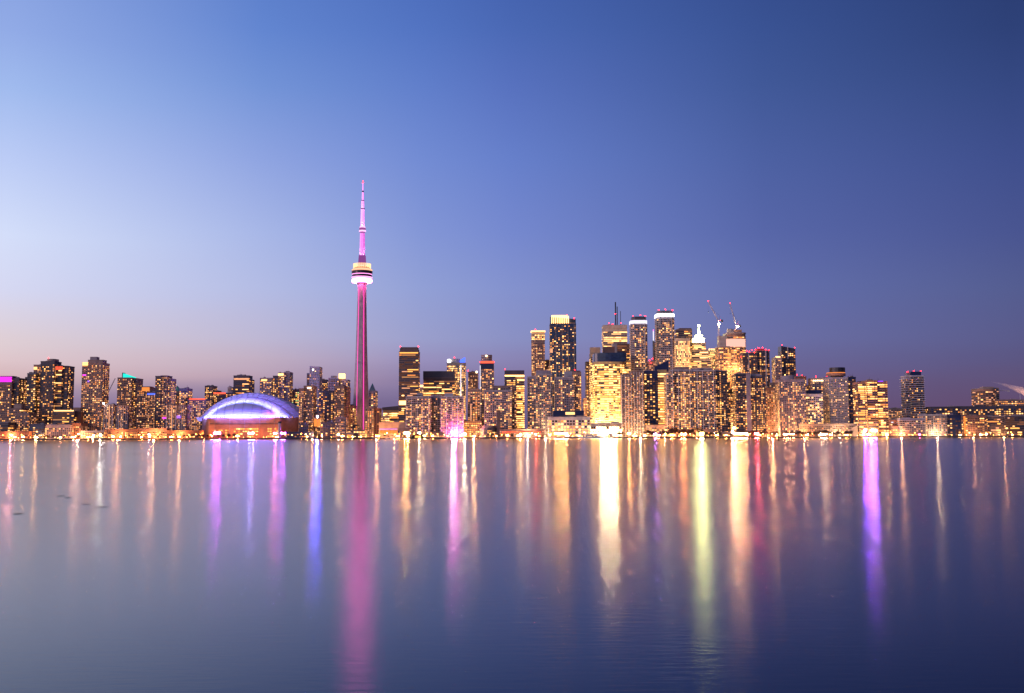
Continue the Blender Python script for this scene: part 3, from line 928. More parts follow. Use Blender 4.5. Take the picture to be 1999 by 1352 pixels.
A(AT, 'balcony banded white tower with dark roof, taller and right one of two', [V(1283, 1316.5, 617, 2200, 'condo', 32, 'cham', lit=.28, slab='white_concrete', fh=3.9, so=1.6, slabh=.8)],
  [('light_band', 1281.8, 1317.3, 612, 617, 2198, 35, 'glow_cool', 'cham'), ('dark_roof', 1284.5, 1313.5, 606, 611.9, 2201, 27, 'charcoal', 'cham')], [(1286, 604.5, 2206), (1299, 603.5, 2206), (1313, 605, 2206)])
A(OT, 'dark pointed sliver tower with a glowing pink needle', [V(1275.5, 1282.5, (664, 672), 2460, 'dark', 16, lit=.15)],
  [('pink_needle', 1274.6, 1276.4, 646, 664.5, 2462, 2, 'lit_cool'), ('needle_tip', 1275, 1276, 643, 646, 2462.5, 1.2, 'glow_pink')])
A(OT, 'low red lit rooftop block between the two balcony banded towers', [V(1263, 1283, 706, 2300, 'brownp', lit=.5)], [], [(1268, 703, 2305), (1271, 708, 2295), (1274, 700, 2305)])
A(OT, 'cream stone bank tower with a brown tower top rising behind its roof', [V(1318.5, 1347, 660, 2330, 'cream', 34, lit=.82, pal=P_CREAM), V(1320, 1351, 643, 2366, 'office', 24, lit=.5)],
  [('brown_parapet', 1326, 1350, 640, 643, 2368, 18, 'dark_brown')])
A(OT, 'stepped tower crowned by a white and green floodlit spire',
  [V(1354, 1377.5, 668, 2360, 'creamrib', 28, lit=.8, yb=690, pal=P_CREAM), V(1349.5, 1382, 682, 2354, 'creamrib', 40, lit=.85, pal=P_CREAM, yb=704), V(1346, 1388, 700, 2348, 'creamrib', 52, lit=.85, pal=P_CREAM)],
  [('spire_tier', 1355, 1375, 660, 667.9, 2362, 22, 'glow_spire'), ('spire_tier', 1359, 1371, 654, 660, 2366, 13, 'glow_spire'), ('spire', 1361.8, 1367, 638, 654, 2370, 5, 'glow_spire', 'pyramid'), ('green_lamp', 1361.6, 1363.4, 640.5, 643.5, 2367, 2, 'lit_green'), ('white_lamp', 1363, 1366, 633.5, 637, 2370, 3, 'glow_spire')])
A(OT, 'short tower with white lit comb of fins along its roof', [V(1384, 1404, 684, 2400, 'cream', lit=.85, pal=P_CREAM)], [('lit_fins', 1384, 1398, 680, 684, 2401, 8, 'glow_crown', 'fins')])
A(AT, 'unfinished tower with orange work lights and pink wrapped floors',
  [V(1403, 1429, 676, 2250, 'construct', 36, ('round', .2), lit=.5), V(1418, 1457, 652, 2254, 'construct', 36, ('round', .22), lit=.72)],
  [('safety_netting', 1419, 1456.6, 661, 676, 2249, 30, 'glow_safety_net', ('round', .22)), ('roof_slab', 1419, 1458, 648.2, 650.5, 2250, 34, 'concrete', ('round', .2)), ('roof_core', 1421, 1432, 641.5, 648, 2262, 12, 'concrete'),
   ('formwork', 1434, 1448, 643, 648.1, 2260, 10, 'rust_concrete'), ('core_wall', 1403.2, 1418.6, 655, 676, 2258, 20, 'concrete')])
A(AT, 'black tower topped with a row of red lights right of the unfinished tower',
  [V(1450, 1478, 689, 2170, 'dark', 34, lit=.4, col=.9), V(1478, 1502, 684, 2176, 'darkglass', lit=.42)],
  [('red_lit_roof_house', 1478, 1492, 680.5, 684, 2182, 12, 'red_paint'), ('pale_rib', 1494, 1496, 684.5, 830, 2172.6, 3, 'light_grey'), ('pale_rib', 1461, 1462.4, 689.5, 735, 2167.6, 2, 'light_grey')],  # red light on the roof house is put into its colour
  [(x, y, 2174) for x, y in ((1449.5, 687), (1458, 684.5), (1463, 686), (1468, 683), (1473, 687.5), (1475, 682), (1481, 678.5), (1489, 678), (1495, 682), (1501, 683), (1466, 691), (1447, 696))])
A(AT, 'white piered waterfront tower right of the gold office block', [V(1213.5, 1232, 731, 2080, 'piers', 30, lit=.5, col=.9), V(1232, 1256.5, 725, 2084, 'piers', 34, lit=.45, col=.9)])
A(OT, 'dark blue glass block with a steep pointed roof sail', [V(1257, 1284, 724, 2110, 'bluedark', 36, lit=.45), V(1283.5, 1301, 722, 2114, 'gold', 32, lit=.85)],
  [('roof_sail', 1278, 1305, (715, 703.5), 724, 2118, 26, 'navy')])
A(AT, 'very wide brown condominium covered in a fine white balcony grid',
  [V(1301, 1313, 730, 2074, 'grid', 34, lit=.5), V(1312.5, 1350, 722, 2080, 'grid', 40, lit=.45, wall='dark_brown'), V(1350, 1396, 722.8, 2082, 'grid', 40, lit=.42, wall='dark_brown')],
  [('roof_house', 1318, 1345, 716, 722, 2094, 18, 'brown'), ('roof_house', 1352, 1390, 718, 722.6, 2094, 18, 'mauve_grey')])
A(AT, 'dark condominium with a white corner rib right of the wide gridded one', [V(1396, 1419, 723, 2090, 'darkglass', 34, lit=.42), V(1418, 1425, 745, 2096, 'darkglass', 30, lit=.5)],
  [('corner_rib', 1394.3, 1396.6, 722, 846, 2087, 3, 'light_grey')])
A('low_building', 'small gridded block with evenly spaced yellow windows below the unfinished tower', [V(1418, 1438, 768, 2120, 'mauve', lit=.95, pal=P_GOLD, bw=3, col=.1)], [('green_sign_box', 1419, 1436, 760, 768, 2118, 10, 'evergreen')])
A(AT, 'dark tower with a broad plain grey vertical panel on its front', [V(1436, 1457, 729, 2060, 'darkglass', 34, lit=.5), V(1464, 1494, 735, 2064, 'dark', 34, lit=.5, col=1, bw=3.2)],
  [('grey_panel', 1456.5, 1465, 728, 851, 2058, 30, 'mauve_grey'), ('roof_house', 1466, 1484, 729.5, 735, 2070, 16, 'mauve_grey')])
A(AT, 'warm lit brown tower peeking between the red lit tower and the slanted roof tower', [V(1494, 1512, 757, 2130, 'brownp', lit=.6)])
A(AT, 'dark tower with a slanted roof and red corner lights', [V(1525, 1552.5, (675, 680), 2330, 'darkglass', 30, lit=.36)], [('pale_fin', 1537, 1538.6, 676, 700, 2327, 2, 'light_grey')], [(1527, 672.5, 2332), (1551.5, 678, 2332)])
A(AT, 'pale tower with bright lit top attached left of the slanted roof tower', [V(1513.5, 1525, 697, 2310, 'condo', lit=.5)], [('lit_top', 1515, 1523, 695, 697.5, 2308, 6, 'lit_bright')])
A(AT, 'orange floodlit stone tower left of the tan hotel', [V(1505, 1521, 747, 2160, 'tan', lit=.5, pal=P_PEACH)], [('orange_strip', 1511, 1517, 790, 850, 2157, 1, 'lit_peach')])
A('hotel_tower', 'tan block with regular small windows and a domed roof house', [V(1521, 1572, 741, 2085, 'mauve', 36, lit=.38, bw=3.3)], [('roof_house', 1530, 1553, (733, 731), 740.8, 2096, 18, 'mauve_grey', ('round', .3))])
A(AT, 'reddish tower with red roof lights behind the tan block', [V(1553, 1574, 735, 2200, 'brick', lit=.45)], [], [(1556, 731, 2205), (1566, 732.5, 2205), (1572, 735, 2205)])
A(OT, 'white gridded office block with lit square windows right of the tan block', [V(1573, 1606, 769, 2095, 'whitegrid', lit=.5, fh=4, bw=4)], [('dark_roof_house', 1574, 1604, 761, 769, 2100, 20, 'navy')])
A(OT, 'stepped grey tower with bright upper floors behind the white gridded block', [V(1575, 1592, 752, 2240, 'mauve', lit=.6)])
A(OT, 'grey office tower with a row of round lights below its roof', [V(1586, 1618, 737.5, 2190, 'mauve', lit=.35)],
  [('roof_light', 1587.5 + i * 3.6, 1589.5 + i * 3.6, 741.5, 743.5, 2188.4, 1.2, 'glow_warm') for i in range(8)], [(1593, 734.5, 2195), (1614, 734, 2195)])
A('hotel_tower', 'pale grey hotel with a dark round revolving restaurant on its roof',
  [V(1618, 1655.5, 736.5, 2110, 'hotel', 40, lit=.22), V(1655.5, 1670.5, 736, 2113, 'bluedark', 38, lit=.25)],
  [('restaurant_rim', 1618.5, 1656, 727.5, 732.5, 2106, 30, 'rust_concrete', 'drum'), ('restaurant_light', 1619.3, 1655, 726, 727.6, 2107, 30, 'glow_orange', 'drum'), ('restaurant_top', 1624, 1654, 716.5, 726, 2111, 26, 'metal_dark', 'drum'), ('restaurant_neck', 1626, 1650, 732.5, 737, 2114, 20, 'charcoal', 'drum')], [])
A('low_building', 'concrete sloping hotel podium behind the dark park trees', [V(1560, 1672, 827, 2075, 'tan', 30, lit=.25)], [('ramp_wall', 1655, 1674, (840, 829), 853, 2070, 4, 'tan')])
A('hotel_tower', 'brown hotel block blazing with yellow windows near the right end', [V(1674, 1692, 746, 2070, 'goldhotel', 30, lit=.45), V(1692, 1712, 742.5, 2066, 'goldhotel', 36, lit=.66), V(1712, 1732, 744.5, 2070, 'goldhotel', 32, lit=.6)],
  [('violet_roof_strip', 1714, 1724, 743.3, 744.4, 2069, 2, 'glow_violet')])
A('low_building', 'dark red low block with a small sign right of the yellow windowed hotel', [V(1738, 1758, 820, 2062, 'brick', lit=.3), V(1742, 1757, 832, 2056, 'low', lit=.9)], [('white_sign', 1740, 1744, 823, 825, 2060.6, 1, 'lit_cool')])
A(AT, 'distant pale residential slab with pinkish lights right of the yellow windowed hotel', [V(1736, 1764, 797, 2700, 'tan', 30, lit=.55, pal=P_PEACH)], [('roof_house', 1746, 1752, 795, 797, 2706, 12, 'tan')])
A(AT, 'white banded balcony tower with black top and red lights standing alone at right',
  [V(1768, 1780, 733.5, 2128, 'balcony_side', 28), V(1779, 1803, 733, 2120, 'balcony', 34, lit=.1)],
  [('black_top', 1778, 1798, 725, 732.8, 2126, 18, 'navy'), ('roof_wing', 1771, 1778, 727, 733, 2130, 14, 'grey')], [(1772, 725.5, 2128), (1784, 723.5, 2128), (1798, 724, 2128)])
A('low_building', 'white banded balcony podium at the foot of the lone right tower', [V(1757, 1805, 817, 2050, 'balcony_side', 40, lit=.3, fh=3.8, slabh=.9), V(1758, 1804, 843, 2046, 'low', 4, lit=1, pal=P_GOLD)])
A('low_building', 'low pale apartment block with glass corner right of the banded podium', [V(1806, 1848, 809, 2058, 'condo', 40, lit=.5, pal=P_PEACH, fh=4.4)])
A('low_building', 'dark blue low block with one lit room column', [V(1848, 1880, 810, 2062, 'bluedark', 40, lit=.3, fh=4.4)])
A('low_building', 'brown waterfront block with an amber light column on its left edge', [V(1879, 1926, 811, 2056, 'low', 40, lit=.42, wall='dark_brown')], [('amber_column', 1881, 1884.5, 812, 850, 2054, 1, 'glow_orange')])
A('low_building', 'dark glass waterfront block with scattered bay lights at the right edge', [V(1927, 1962, 812, 2059, 'lowdark', 40, lit=.4)])
A('low_building', 'rightmost low waterfront block with white slab edges', [V(1962, 2012, 811, 2055, 'lowdark', 40, lit=.42)])
A('low_building', 'long dark blue roof storey running behind the right waterfront blocks', [V(1817, 1870, 794, 2105, 'bluedark', 40, lit=.3, wall='charcoal'), V(1869, 1945, 793, 2109, 'dark', 40, lit=.36), V(1944, 2012, 792, 2112, 'bluedark', 40, lit=.4, wall='charcoal')])
A(AT, 'rounded mid rise with orange lit balconies near the right edge', [V(1912, 1946, 758, 2180, 'construct', 30, ('round', .25), lit=.5, pal=P_PEACH, slab='tan'), V(1934, 1950, 757, 2200, 'tan', 20, lit=.5)],
  [('roof_house', 1919, 1940, 754.5, 758, 2192, 16, 'tan')])
A('low_building', 'long brightly lit low block behind the dark roof storey at the right edge', [V(1950, 2012, 780, 2170, 'low', 40, lit=.8)])
A('low_building', 'tan block glimpsed between the great tower trees and the theatre wall', [V(776, 800, 836, 2060, 'low', lit=.5)])
A('low_building', 'lit low block behind the dark trees in the right centre', [V(1262, 1302, 830, 2066, 'low', lit=.6)])
A('low_building', 'long lit gallery behind the big dark trees of the right centre', [V(1302, 1395, 838, 2062, 'low', lit=.6)])
A('low_building', 'row of lit shops below the plain grey panel tower', [V(1396, 1520, 843, 2050, 'low', lit=.6)])
A('low_building', 'brick row with orange street light below the teal crowned tower', [V(203, 268, 838, 2046, 'low', lit=.7, wall='brick')])
A('low_building', 'brick and glass row with warm shop lights left of the dome', [V(268, 326, 836, 2050, 'low', lit=.75, wall='rust_concrete')])
A('low_building', 'orange lit brick row just left of the dome base', [V(326, 388, 840, 2047, 'low', lit=.6, wall='brick')])
A('low_building', 'orange glowing brick row at the bottom left corner', [V(-20, 58, 842, 2040, 'low', lit=.8, wall='brick', pal=P_PEACH)])
A('low_building', 'small glowing yellow block left of the podium of the free standing brown tower', [V(138, 158, 826, 2060, 'brick', lit=.5)])

#SPECIAL
# ------------------------------------------------------------------ the great communications tower
def great_tower():
    D = 2220.0
    cx = XZ(706.6, 552, D)[0]
    root = thing('communications_tower', 'tallest slender concrete tower with a lit ring pod and a pink glowing mast', 'tower', (cx, D, GZ))
    Zp = lambda py: XZ(706.6, py, D)[1]
    k = D / F
    # shaft: hexagonal core with three tapering legs, one facing the lake
    b = MB()
    zs = [GZ - 1, 15, 40, 80, 130, 190, 260, 320, Zp(553)]
    H = Zp(553)

    def arm(z):
        u = 1 - z / H
        return 8.6 + 7.0 * u + 7.5 * u ** 3.5

    dirs = [R(-90), R(30), R(150)]
    rings = []
    for z in zs:
        a, u = arm(z), 1 - z / H
        core, hw = 6.3 + 2.0 * u, 3.6 + 1.6 * u
        ring = []
        for d in dirs:
            ux, uy = math.cos(d), math.sin(d)
            vx, vy = -uy, ux
            ring += [(cx + ux * core - vx * (hw + .8), D + uy * core - vy * (hw + .8), z), (cx + ux * a - vx * hw, D + uy * a - vy * hw, z),
                     (cx + ux * a + vx * hw, D + uy * a + vy * hw, z), (cx + ux * core + vx * (hw + .8), D + uy * core + vy * (hw + .8), z)]
        rings.append(ring)
    for lo, hi in zip(rings, rings[1:]):
        b.solid(lo, hi, 'concrete')
    b.build('shaft', root)
    # led strips in the two grooves seen from the lake
    for sgn in (-1, 1):
        q = MB()
        for i in range(110):
            z = 14 + (H - 20) * i / 110
            u = 1 - z / H
            x = cx + sgn * (3.6 + 1.6 * u + 1.7 + 1.2 * u)
            y = D - (6.3 + 2 * u) - .4
            w_ = .32 if sgn < 0 else .5
            q.box(x - w_, x + w_, y - 1.6, y + 1, z, z + 2.9, 'glow_led')
        q.build('led_strip', root)
    # pod
    r = lambda w: w / 2 * k

    def disc(name, w0, w1, y0, y1, m, n=40, w2=None):
        q = MB()
        za, zb_ = Zp(y1), Zp(y0)
        prof = [(r(w0), za), (r(w1), zb_)] if w2 is None else [(r(w0), za), (r(w2), (za + zb_) / 2), (r(w1), zb_)]
        q.revolve(cx, D, prof, m, n)
        return q.build(name, root, True) if w2 else q.build(name, root)

    q = MB()
    ri, ra = r(28), r(6)
    zc = Zp(548)
    pts = [(ri / 2 + r(40) / 2 - r(40) / 2 * 0 + r(7) * math.cos(t_) - r(6), zc + k * 3.5 * math.sin(t_)) for t_ in [-math.pi / 2 + math.pi * i / 8 for i in range(9)]]
    q.revolve(cx, D, [(r(34) * .55, zc - k * 3.5)] + [(r(40) - k * 3.5 + k * 3.5 * math.cos(t_), zc + k * 3.5 * math.sin(t_)) for t_ in [-math.pi / 2 + math.pi * i / 8 for i in range(9)]] + [(r(30), zc + k * 3.6)], 'glow_pod', 48)
    q.build('radome_ring', root, True)
    disc('pod_neck', 17, 34, 547, 554.5, 'concrete')
    disc('pink_ring', 39, 40.5, 541, 543.8, 'glow_podpink')
    disc('lower_deck', 38, 39, 536.5, 541, 'metal_dark')
    disc('deck_lights', 39.3, 39.3, 535.2, 536.5, 'glow_podpink')
    disc('observation_deck', 40, 41.5, 531, 535.2, 'glass_dark')
    disc('upper_ring', 39, 33, 524.2, 529.0, 'glow_podring', w2=41)
    disc('ring_base', 40, 41, 529.2, 530.9, 'dark_brown')
    disc('roof_drum', 31, 31, 521, 523.5, 'dark_brown')
    q = MB()
    for i in range(26):
        t_ = 2 * math.pi * i / 26
        x, y = cx + r(32.5) * math.cos(t_), D + r(32.5) * math.sin(t_)
        q.cyl(x, y, 1.15, 1.15, Zp(523), Zp(515), 'glow_podwarm', 6)
    q.build('crown_lights', root)
    disc('roof_plant', 16, 14, 499, 515.5, 'mast_violet', 8)
    q = MB()
    for i in range(4):
        t_ = math.pi / 4 + i * math.pi / 2
        q.cyl(cx + r(14) * math.cos(t_), D + r(14) * math.sin(t_), 1.2, 1.0, Zp(521), Zp(498), 'mast_violet', 6)
    q.build('roof_masts', root)
    disc('upper_shaft', 11, 9.6, 455, 499, 'mast_pink', 6)
    disc('sky_pod', 12.5, 12.5, 444.5, 453, 'mast_dark', 24)
    disc('sky_pod_ring', 13.6, 13.6, 449.5, 452.5, 'mast_bright', 24)
    disc('sky_pod_cap', 12.5, 9, 441.5, 444.3, 'mast_bright', 24)
    disc('mast_section', 8, 6.8, 408, 441.5, 'mast_light', 8)
    disc('mast_collar', 8, 8, 406.3, 408, 'metal_dark', 12)
    disc('mast_section', 6, 5.4, 392, 406.3, 'mast_light', 8)
    disc('mast_collar', 5.6, 5.6, 390.5, 392, 'metal_dark', 12)
    disc('mast_section', 3.8, 3.4, 375, 390.5, 'mast_light', 8)
    disc('mast_collar', 3.6, 3.6, 372, 375, 'metal_dark', 12)
    disc('mast_section', 2.2, 1.8, 357, 372, 'mast_light', 6)
    disc('mast_tip', 2.6, 1.2, 352, 357, 'glow_red', 6)


em('glow_pod', (1, .12, .48), 34)
em('glow_podpink', (1, .30, .75), 2.2)
em('glow_podwarm', (1, .52, .24), 2.2)
em('glow_podring', (1, .52, .30), 1.35)
def glowmat(name, base, ecol, est):  # cladding whose emission stands in for part of the floodlight
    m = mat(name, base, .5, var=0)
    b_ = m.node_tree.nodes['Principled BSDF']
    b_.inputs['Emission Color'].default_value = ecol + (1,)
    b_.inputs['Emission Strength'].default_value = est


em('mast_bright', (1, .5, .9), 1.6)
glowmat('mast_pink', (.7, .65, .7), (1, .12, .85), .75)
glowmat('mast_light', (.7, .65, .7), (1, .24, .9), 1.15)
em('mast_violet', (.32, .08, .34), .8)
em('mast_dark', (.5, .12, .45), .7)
great_tower()
for dx_, py_, e_ in ((-11, 499, 7000), (11, 499, 7000), (-7, 440, 3500), (7, 440, 3500), (-6, 405, 1600), (6, 405, 1600)):
    X_, Z_ = XZ(706.6, py_, 2220)
    o = bpy.data.lights.new('mast_light', 'POINT')
    o.energy, o.color, o.shadow_soft_size = e_, (1, .35, .85), .5
    o = bpy.data.objects.new('mast_light', o)
    COL.objects.link(o)
    o.location = (X_ + dx_, 2220 - 9, Z_)


# ------------------------------------------------------------------ domed stadium
def spot(loc, target, energy, color, size, radius=1.0, blend=.5):
    d = bpy.data.lights.new('flood_light', 'SPOT')
    d.energy = energy
    d.color = color
    d.spot_size = size
    d.spot_blend = blend
    d.shadow_soft_size = radius
    o = bpy.data.objects.new('flood_light', d)
    COL.objects.link(o)
    o.location = loc
    o.rotation_euler = (Vector(loc) - Vector(target)).to_track_quat('Z', 'Y').to_euler()


def lamp(name, kind, loc, energy, color, radius=1.0):
    d = bpy.data.lights.new(name, kind)
    d.energy = energy
    d.color = color
    if kind == 'POINT':
        d.shadow_soft_size = radius
    o = bpy.data.objects.new(name, d)
    COL.objects.link(o)
    o.location = loc
    return o


def stadium():
    D = 2170.0
    xl, zb = XZ(391, 815, D)
    xr = XZ(590, 815, D)[0]
    zt = XZ(487, 766, D)[1]
    cx = (xl + xr) / 2
    a = (xr - xl) / 2
    root = thing('domed_stadium', 'domed stadium with white retractable roof lit blue above an orange base', 'stadium', (cx, D, GZ))

    def arc(aa, h, n=40):
        Rr = (aa * aa + h * h) / (2 * h)
        th = math.asin(min(1, aa / Rr))
        return [(Rr * math.sin(-th + 2 * th * i / n), h - Rr + Rr * math.cos(-th + 2 * th * i / n)) for i in range(n + 1)]

    H = zt - zb
    # rear roof panel: barrel vault
    def vault(name, a0, h0, y0, a1, h1, y1, m, thick=2.2):
        q = MB()
        A0, A1 = arc(a0, h0), arc(a1, h1)
        k = len(A0)
        for i in range(k - 1):
            p = [(cx + A0[i][0], y0, zb + A0[i][1]), (cx + A0[i + 1][0], y0, zb + A0[i + 1][1]), (cx + A1[i + 1][0], y1, zb + A1[i + 1][1]), (cx + A1[i][0], y1, zb + A1[i][1])]
            q.face(p, m)
            q.face([(x, y + .3, z - thick) for x, y, z in p][::-1], m)
        return q.build(name, root, True)
    vault('rear_roof_panel', a, H, D + 6, a * .98, H * .96, D + 95, 'roof_membrane')
    vault('roof_arch_edge', a * .995, H * .985, D - 3, a, H, D + 6, 'roof_membrane')
    vault('roof_arch', a * .875, H * .80, D - 20, a * .993, H * .98, D - 3.2, 'roof_membrane')
    q = MB()      # dark joint below the arch
    A0, A1 = arc(a * .874, H * .80), arc(a * .862, H * .775)
    for i in range(len(A0) - 1):
        q.face([(cx + A1[i][0], D - 17, zb + A1[i][1]), (cx + A1[i + 1][0], D - 17, zb + A1[i + 1][1]), (cx + A0[i + 1][0], D - 20, zb + A0[i + 1][1]), (cx + A0[i][0], D - 20, zb + A0[i][1])], 'navy')
    q.build('roof_joint', root)
    # south end panel, a quarter dome of ribbed membrane
    q = MB()
    ae, he, dep = a * .868, H * .79, 58.0
    P = arc(ae, he, 44)
    M_ = 14
    rows = []
    for j in range(M_ + 1):
        v = math.pi / 2 * j / M_
        row = []
        for i, (x, z) in enumerate(P):
            s_ = math.sqrt(max(0, z / he))
            row.append((cx + x, D - 16 - dep * s_ * math.sin(v), zb + 1 + z * math.cos(v) - (1.2 if i % 2 else 0) * 0))
        rows.append(row)
    for j in range(M_):
        for i in range(len(P) - 1):
            q.face([rows[j + 1][i], rows[j + 1][i + 1], rows[j][i + 1], rows[j][i]], 'roof_membrane')
    q.build('end_roof_panel', root, True)
    # seams between the roof panels
    q = MB()
    for i in range(2, len(P) - 2, 4):
        for j in range(M_ - 1):
            a_, b_ = rows[j][i], rows[j + 1][i]
            q.solid([(a_[0] - .3, a_[1] - .2, a_[2]), (a_[0] + .3, a_[1] - .2, a_[2]), (b_[0] + .3, b_[1] - .2, b_[2]), (b_[0] - .3, b_[1] - .2, b_[2])],
                    [(a_[0] - .3, a_[1] - .7, a_[2] + .5), (a_[0] + .3, a_[1] - .7, a_[2] + .5), (b_[0] + .3, b_[1] - .7, b_[2] + .5), (b_[0] - .3, b_[1] - .7, b_[2] + .5)], 'mauve_grey')
    q.build('end_panel_ribs', root)
    q = MB()
    I_, O_ = arc(a * .875, H * .80), arc(a * .993, H * .98)
    for i in range(1, 40, 2):
        p0, p1 = (cx + I_[i][0], D - 20.6, zb + I_[i][1]), (cx + O_[i][0], D - 3.8, zb + O_[i][1] + .3)
        q.bar(p0, p1, .4, 'mauve_grey')
    q.build('arch_ribs', root)
    q = MB()
    for k_ in (.25, .5, .75):
        A_ = arc(a * (1 - .02 * k_) , H * (1 - .04 * k_))
        for (x0, z0), (x1, z1) in zip(A_, A_[1:]):
            q.bar((cx + x0, D + 6 + 89 * k_, zb + z0 + .3), (cx + x1, D + 6 + 89 * k_, zb + z1 + .3), .5, 'mauve_grey')
    q.build('roof_seams', root)
    # base
    q = MB()
    bl, br = XZ(386, 818, D - 60)[0], XZ(578, 818, D - 60)[0]
    w = br - bl
    zrim = zb - 1.2
    fp = [(bl, D + 70), (bl, D - 30), (bl + w * .14, D - 76), (bl + w * .86, D - 76), (br, D - 30), (br, D + 70)]
    q.prism(fp, GZ - .5, zrim, 'rust_concrete')
    q.build('base', root)
    q = MB()
    for f0 in (.2, .35, .5, .65, .8):
        q.box(bl + w * f0 - .4, bl + w * f0 + .4, D - 77, D - 76.1, GZ, zrim - 1, 'concrete')
    q.build('pilaster', root)
    q = MB()
    q.box(bl + w * .15, bl + w * .85, D - 77.2, D - 76.1, zrim - 14, zrim - 12.6, 'dark_brown')
    q.build('ledge', root)
    q = MB()      # corner support below the arch foot
    q.solid([(xl + 4, D - 26, zb - 8), (xl + 26, D - 26, zb - 8), (xl + 26, D, zb - 8), (xl + 4, D, zb - 8)],
            [(xl - 1, D - 28, zb), (xl + 30, D - 28, zb), (xl + 30, D, zb), (xl - 1, D, zb)], 'metal_white')
    q.build('arch_foot', root)
    rr = random.Random(4)
    for (f0, f1, z0, z1, lt) in ((.40, .64, 4, 22, .75), (.20, .34, 6, 20, .4), (.74, .84, 4, 20, .5)):
        z = z0
        while z < z1:
            x = bl + w * f0
            while x < bl + w * f1:
                if rr.random() < lt:
                    o = bpy.data.objects.new('window', unit_window(pick(rr, P_GOLD)))
                    COL.objects.link(o)
                    o.parent = root
                    o.location = (x - root.location.x, -76.1, z + GZ - root.location.z)
                    o.scale = (3.6, .2, 2.4)
                x += 4.6
            z += 5
    q = MB()      # flood light trough along the foot of the end panel
    for i in range(40):
        f = -1 + 2 * (i + .5) / 40
        s_ = max(0, 1 - f * f)
        q.box(cx + f * ae * .985 - 1.3, cx + f * ae * .985 + 1.3, D - 17 - dep * math.sqrt(s_) * 1.0 - 2.2, D - 17 - dep * math.sqrt(s_) - 1.2, zb - 1, zb + .3, 'metal_white')
    q.build('light_trough', root)
    # flood lights on the roof, some of them added and hanging unseen
    def strip(loc, target, w, h, e, color):
        d = bpy.data.lights.new('flood_light', 'AREA')
        d.shape = 'RECTANGLE'
        d.size, d.size_y = w, h
        d.energy = e
        d.color = color
        o = bpy.data.objects.new('flood_light', d)
        COL.objects.link(o)
        o.location = loc
        o.rotation_euler = (Vector(loc) - Vector(target)).to_track_quat('Z', 'Y').to_euler()
    for i in range(12):
        f = -.9 + 1.8 * i / 11
        s_ = math.sqrt(max(0, 1 - f * f))
        y = D - 17 - dep * s_ - 5
        strip((cx + f * ae, y, zb - 1), (cx + f * ae * .9, y + 14, zb + 9), 15, 1.5, 17000, (.08, .11, 1.0))
        strip((cx + f * ae * .95, y - 14, zb - 1), (cx + f * ae * .6, y + 34, zb + 26), 12, 3, 6500, (.17, .14, 1.0))  # unseen second row, added to brighten the end panel
    for i in range(16):
        t_ = -.96 + 1.92 * i / 15
        A_ = arc(a * .87, H * .78, 60)
        x, z = A_[int((t_ + 1) / 2 * 60)]
        strip((cx + x * .97, D - 62, zb + z - 3), (cx + x * 1.0, D - 10, zb + z + 4), 16, 3, 9500, (.22, .25, 1.0))  # added light hanging unseen in the air, brightens the arch
        if i % 3 == 1:
            strip((cx + x, D - 58, zb + z + 12), (cx + x, D + 25, zb + z + 10), 20, 4, 14000, (.34, .18, 1.0))  # added light floating unseen above, tints the rear roof
    for x_ in (-70, -20, 30, 75):
        lamp('flood_light', 'POINT', (cx + x_, D - 96, GZ + 9), 30000, (1, .25, .06), 1.5)
    strip((cx + a * .62, D - 16 - dep - 4, zb + 2), (cx + a * .50, D - 40, zb + 16), 5, 5, 9000, (1, .12, .6))


stadium()


tx_ = XZ(706.6, 552, 2220)[0]
for dx_, tz_, e_, sz_ in ((-9, 70, 3e4, 50), (3, 70, 3e4, 50), (-9, 170, 8e4, 26), (3, 170, 8e4, 26), (-9, 270, 1.4e5, 16), (3, 270, 1.4e5, 16)):
    spot((tx_ + dx_, 2100, 24), (tx_, 2214, tz_), e_, (1.0, .30, .40), R(sz_), 2.0)

# ------------------------------------------------------------------ cranes, masts, chimney smoke
def luffing_crane(label, px, pbase, ptop_mast, ptip, D, lamp_px):
    x, zb = XZ(px, pbase, D)
    root = thing('tower_crane', label, 'crane', (x, D, zb))
    zt = XZ(px, ptop_mast, D)[1]
    q = MB()
    q.truss((x, D, zb), (x, D, zt), 2.4, 'crane_white', 8, .3)
    q.build('mast', root)
    tx, tz = XZ(ptip[0], ptip[1], D)
    q = MB()
    q.truss((x, D, zt), (tx, D - 2, tz), 1.9, 'crane_white', 12, .3)
    q.build('jib', root)
    s_ = 1 if tx < x else -1
    q = MB()
    q.bar((x, D, zt), (x + s_ * 7, D, zt + 2.5), .8, 'red_paint')
    q.box(x + s_ * 6, x + s_ * 10, D - 1.4, D + 1.4, zt - 2.5, zt + 2.5, 'metal_dark')
    q.build('counterweight', root)
    q = MB()
    q.bar((x, D, zt), (x + s_ * 4, D, zt + 10), .35, 'red_paint')
    q.bar((x + s_ * 4, D, zt + 10), (x * .4 + tx * .6, D - 1, zt * .4 + tz * .6), .16, 'metal_dark')
    q.build('tie', root)
    q = MB()
    q.box(x - 1.5, x + 1.5, D - 3, D - 1, zt - 3, zt, 'white_paint')
    q.build('cab', root)
    q = MB()
    lx, lz = XZ(lamp_px[0], lamp_px[1], D)
    q.ball((lx, D - 4, lz), 1.3, 'glow_work')
    q.build('work_light', root)
    q = MB()
    q.ball((tx, D - 2, tz + .8), .9, 'glow_red')
    q.build('beacon', root)
    q = MB()
    q.bar((tx, D - 2, tz), (tx, D - 2, tz - 22), .1, 'metal_dark')
    q.box(tx - .5, tx + .5, D - 2.5, D - 1.5, tz - 24, tz - 22, 'metal_dark')
    q.build('hook', root)


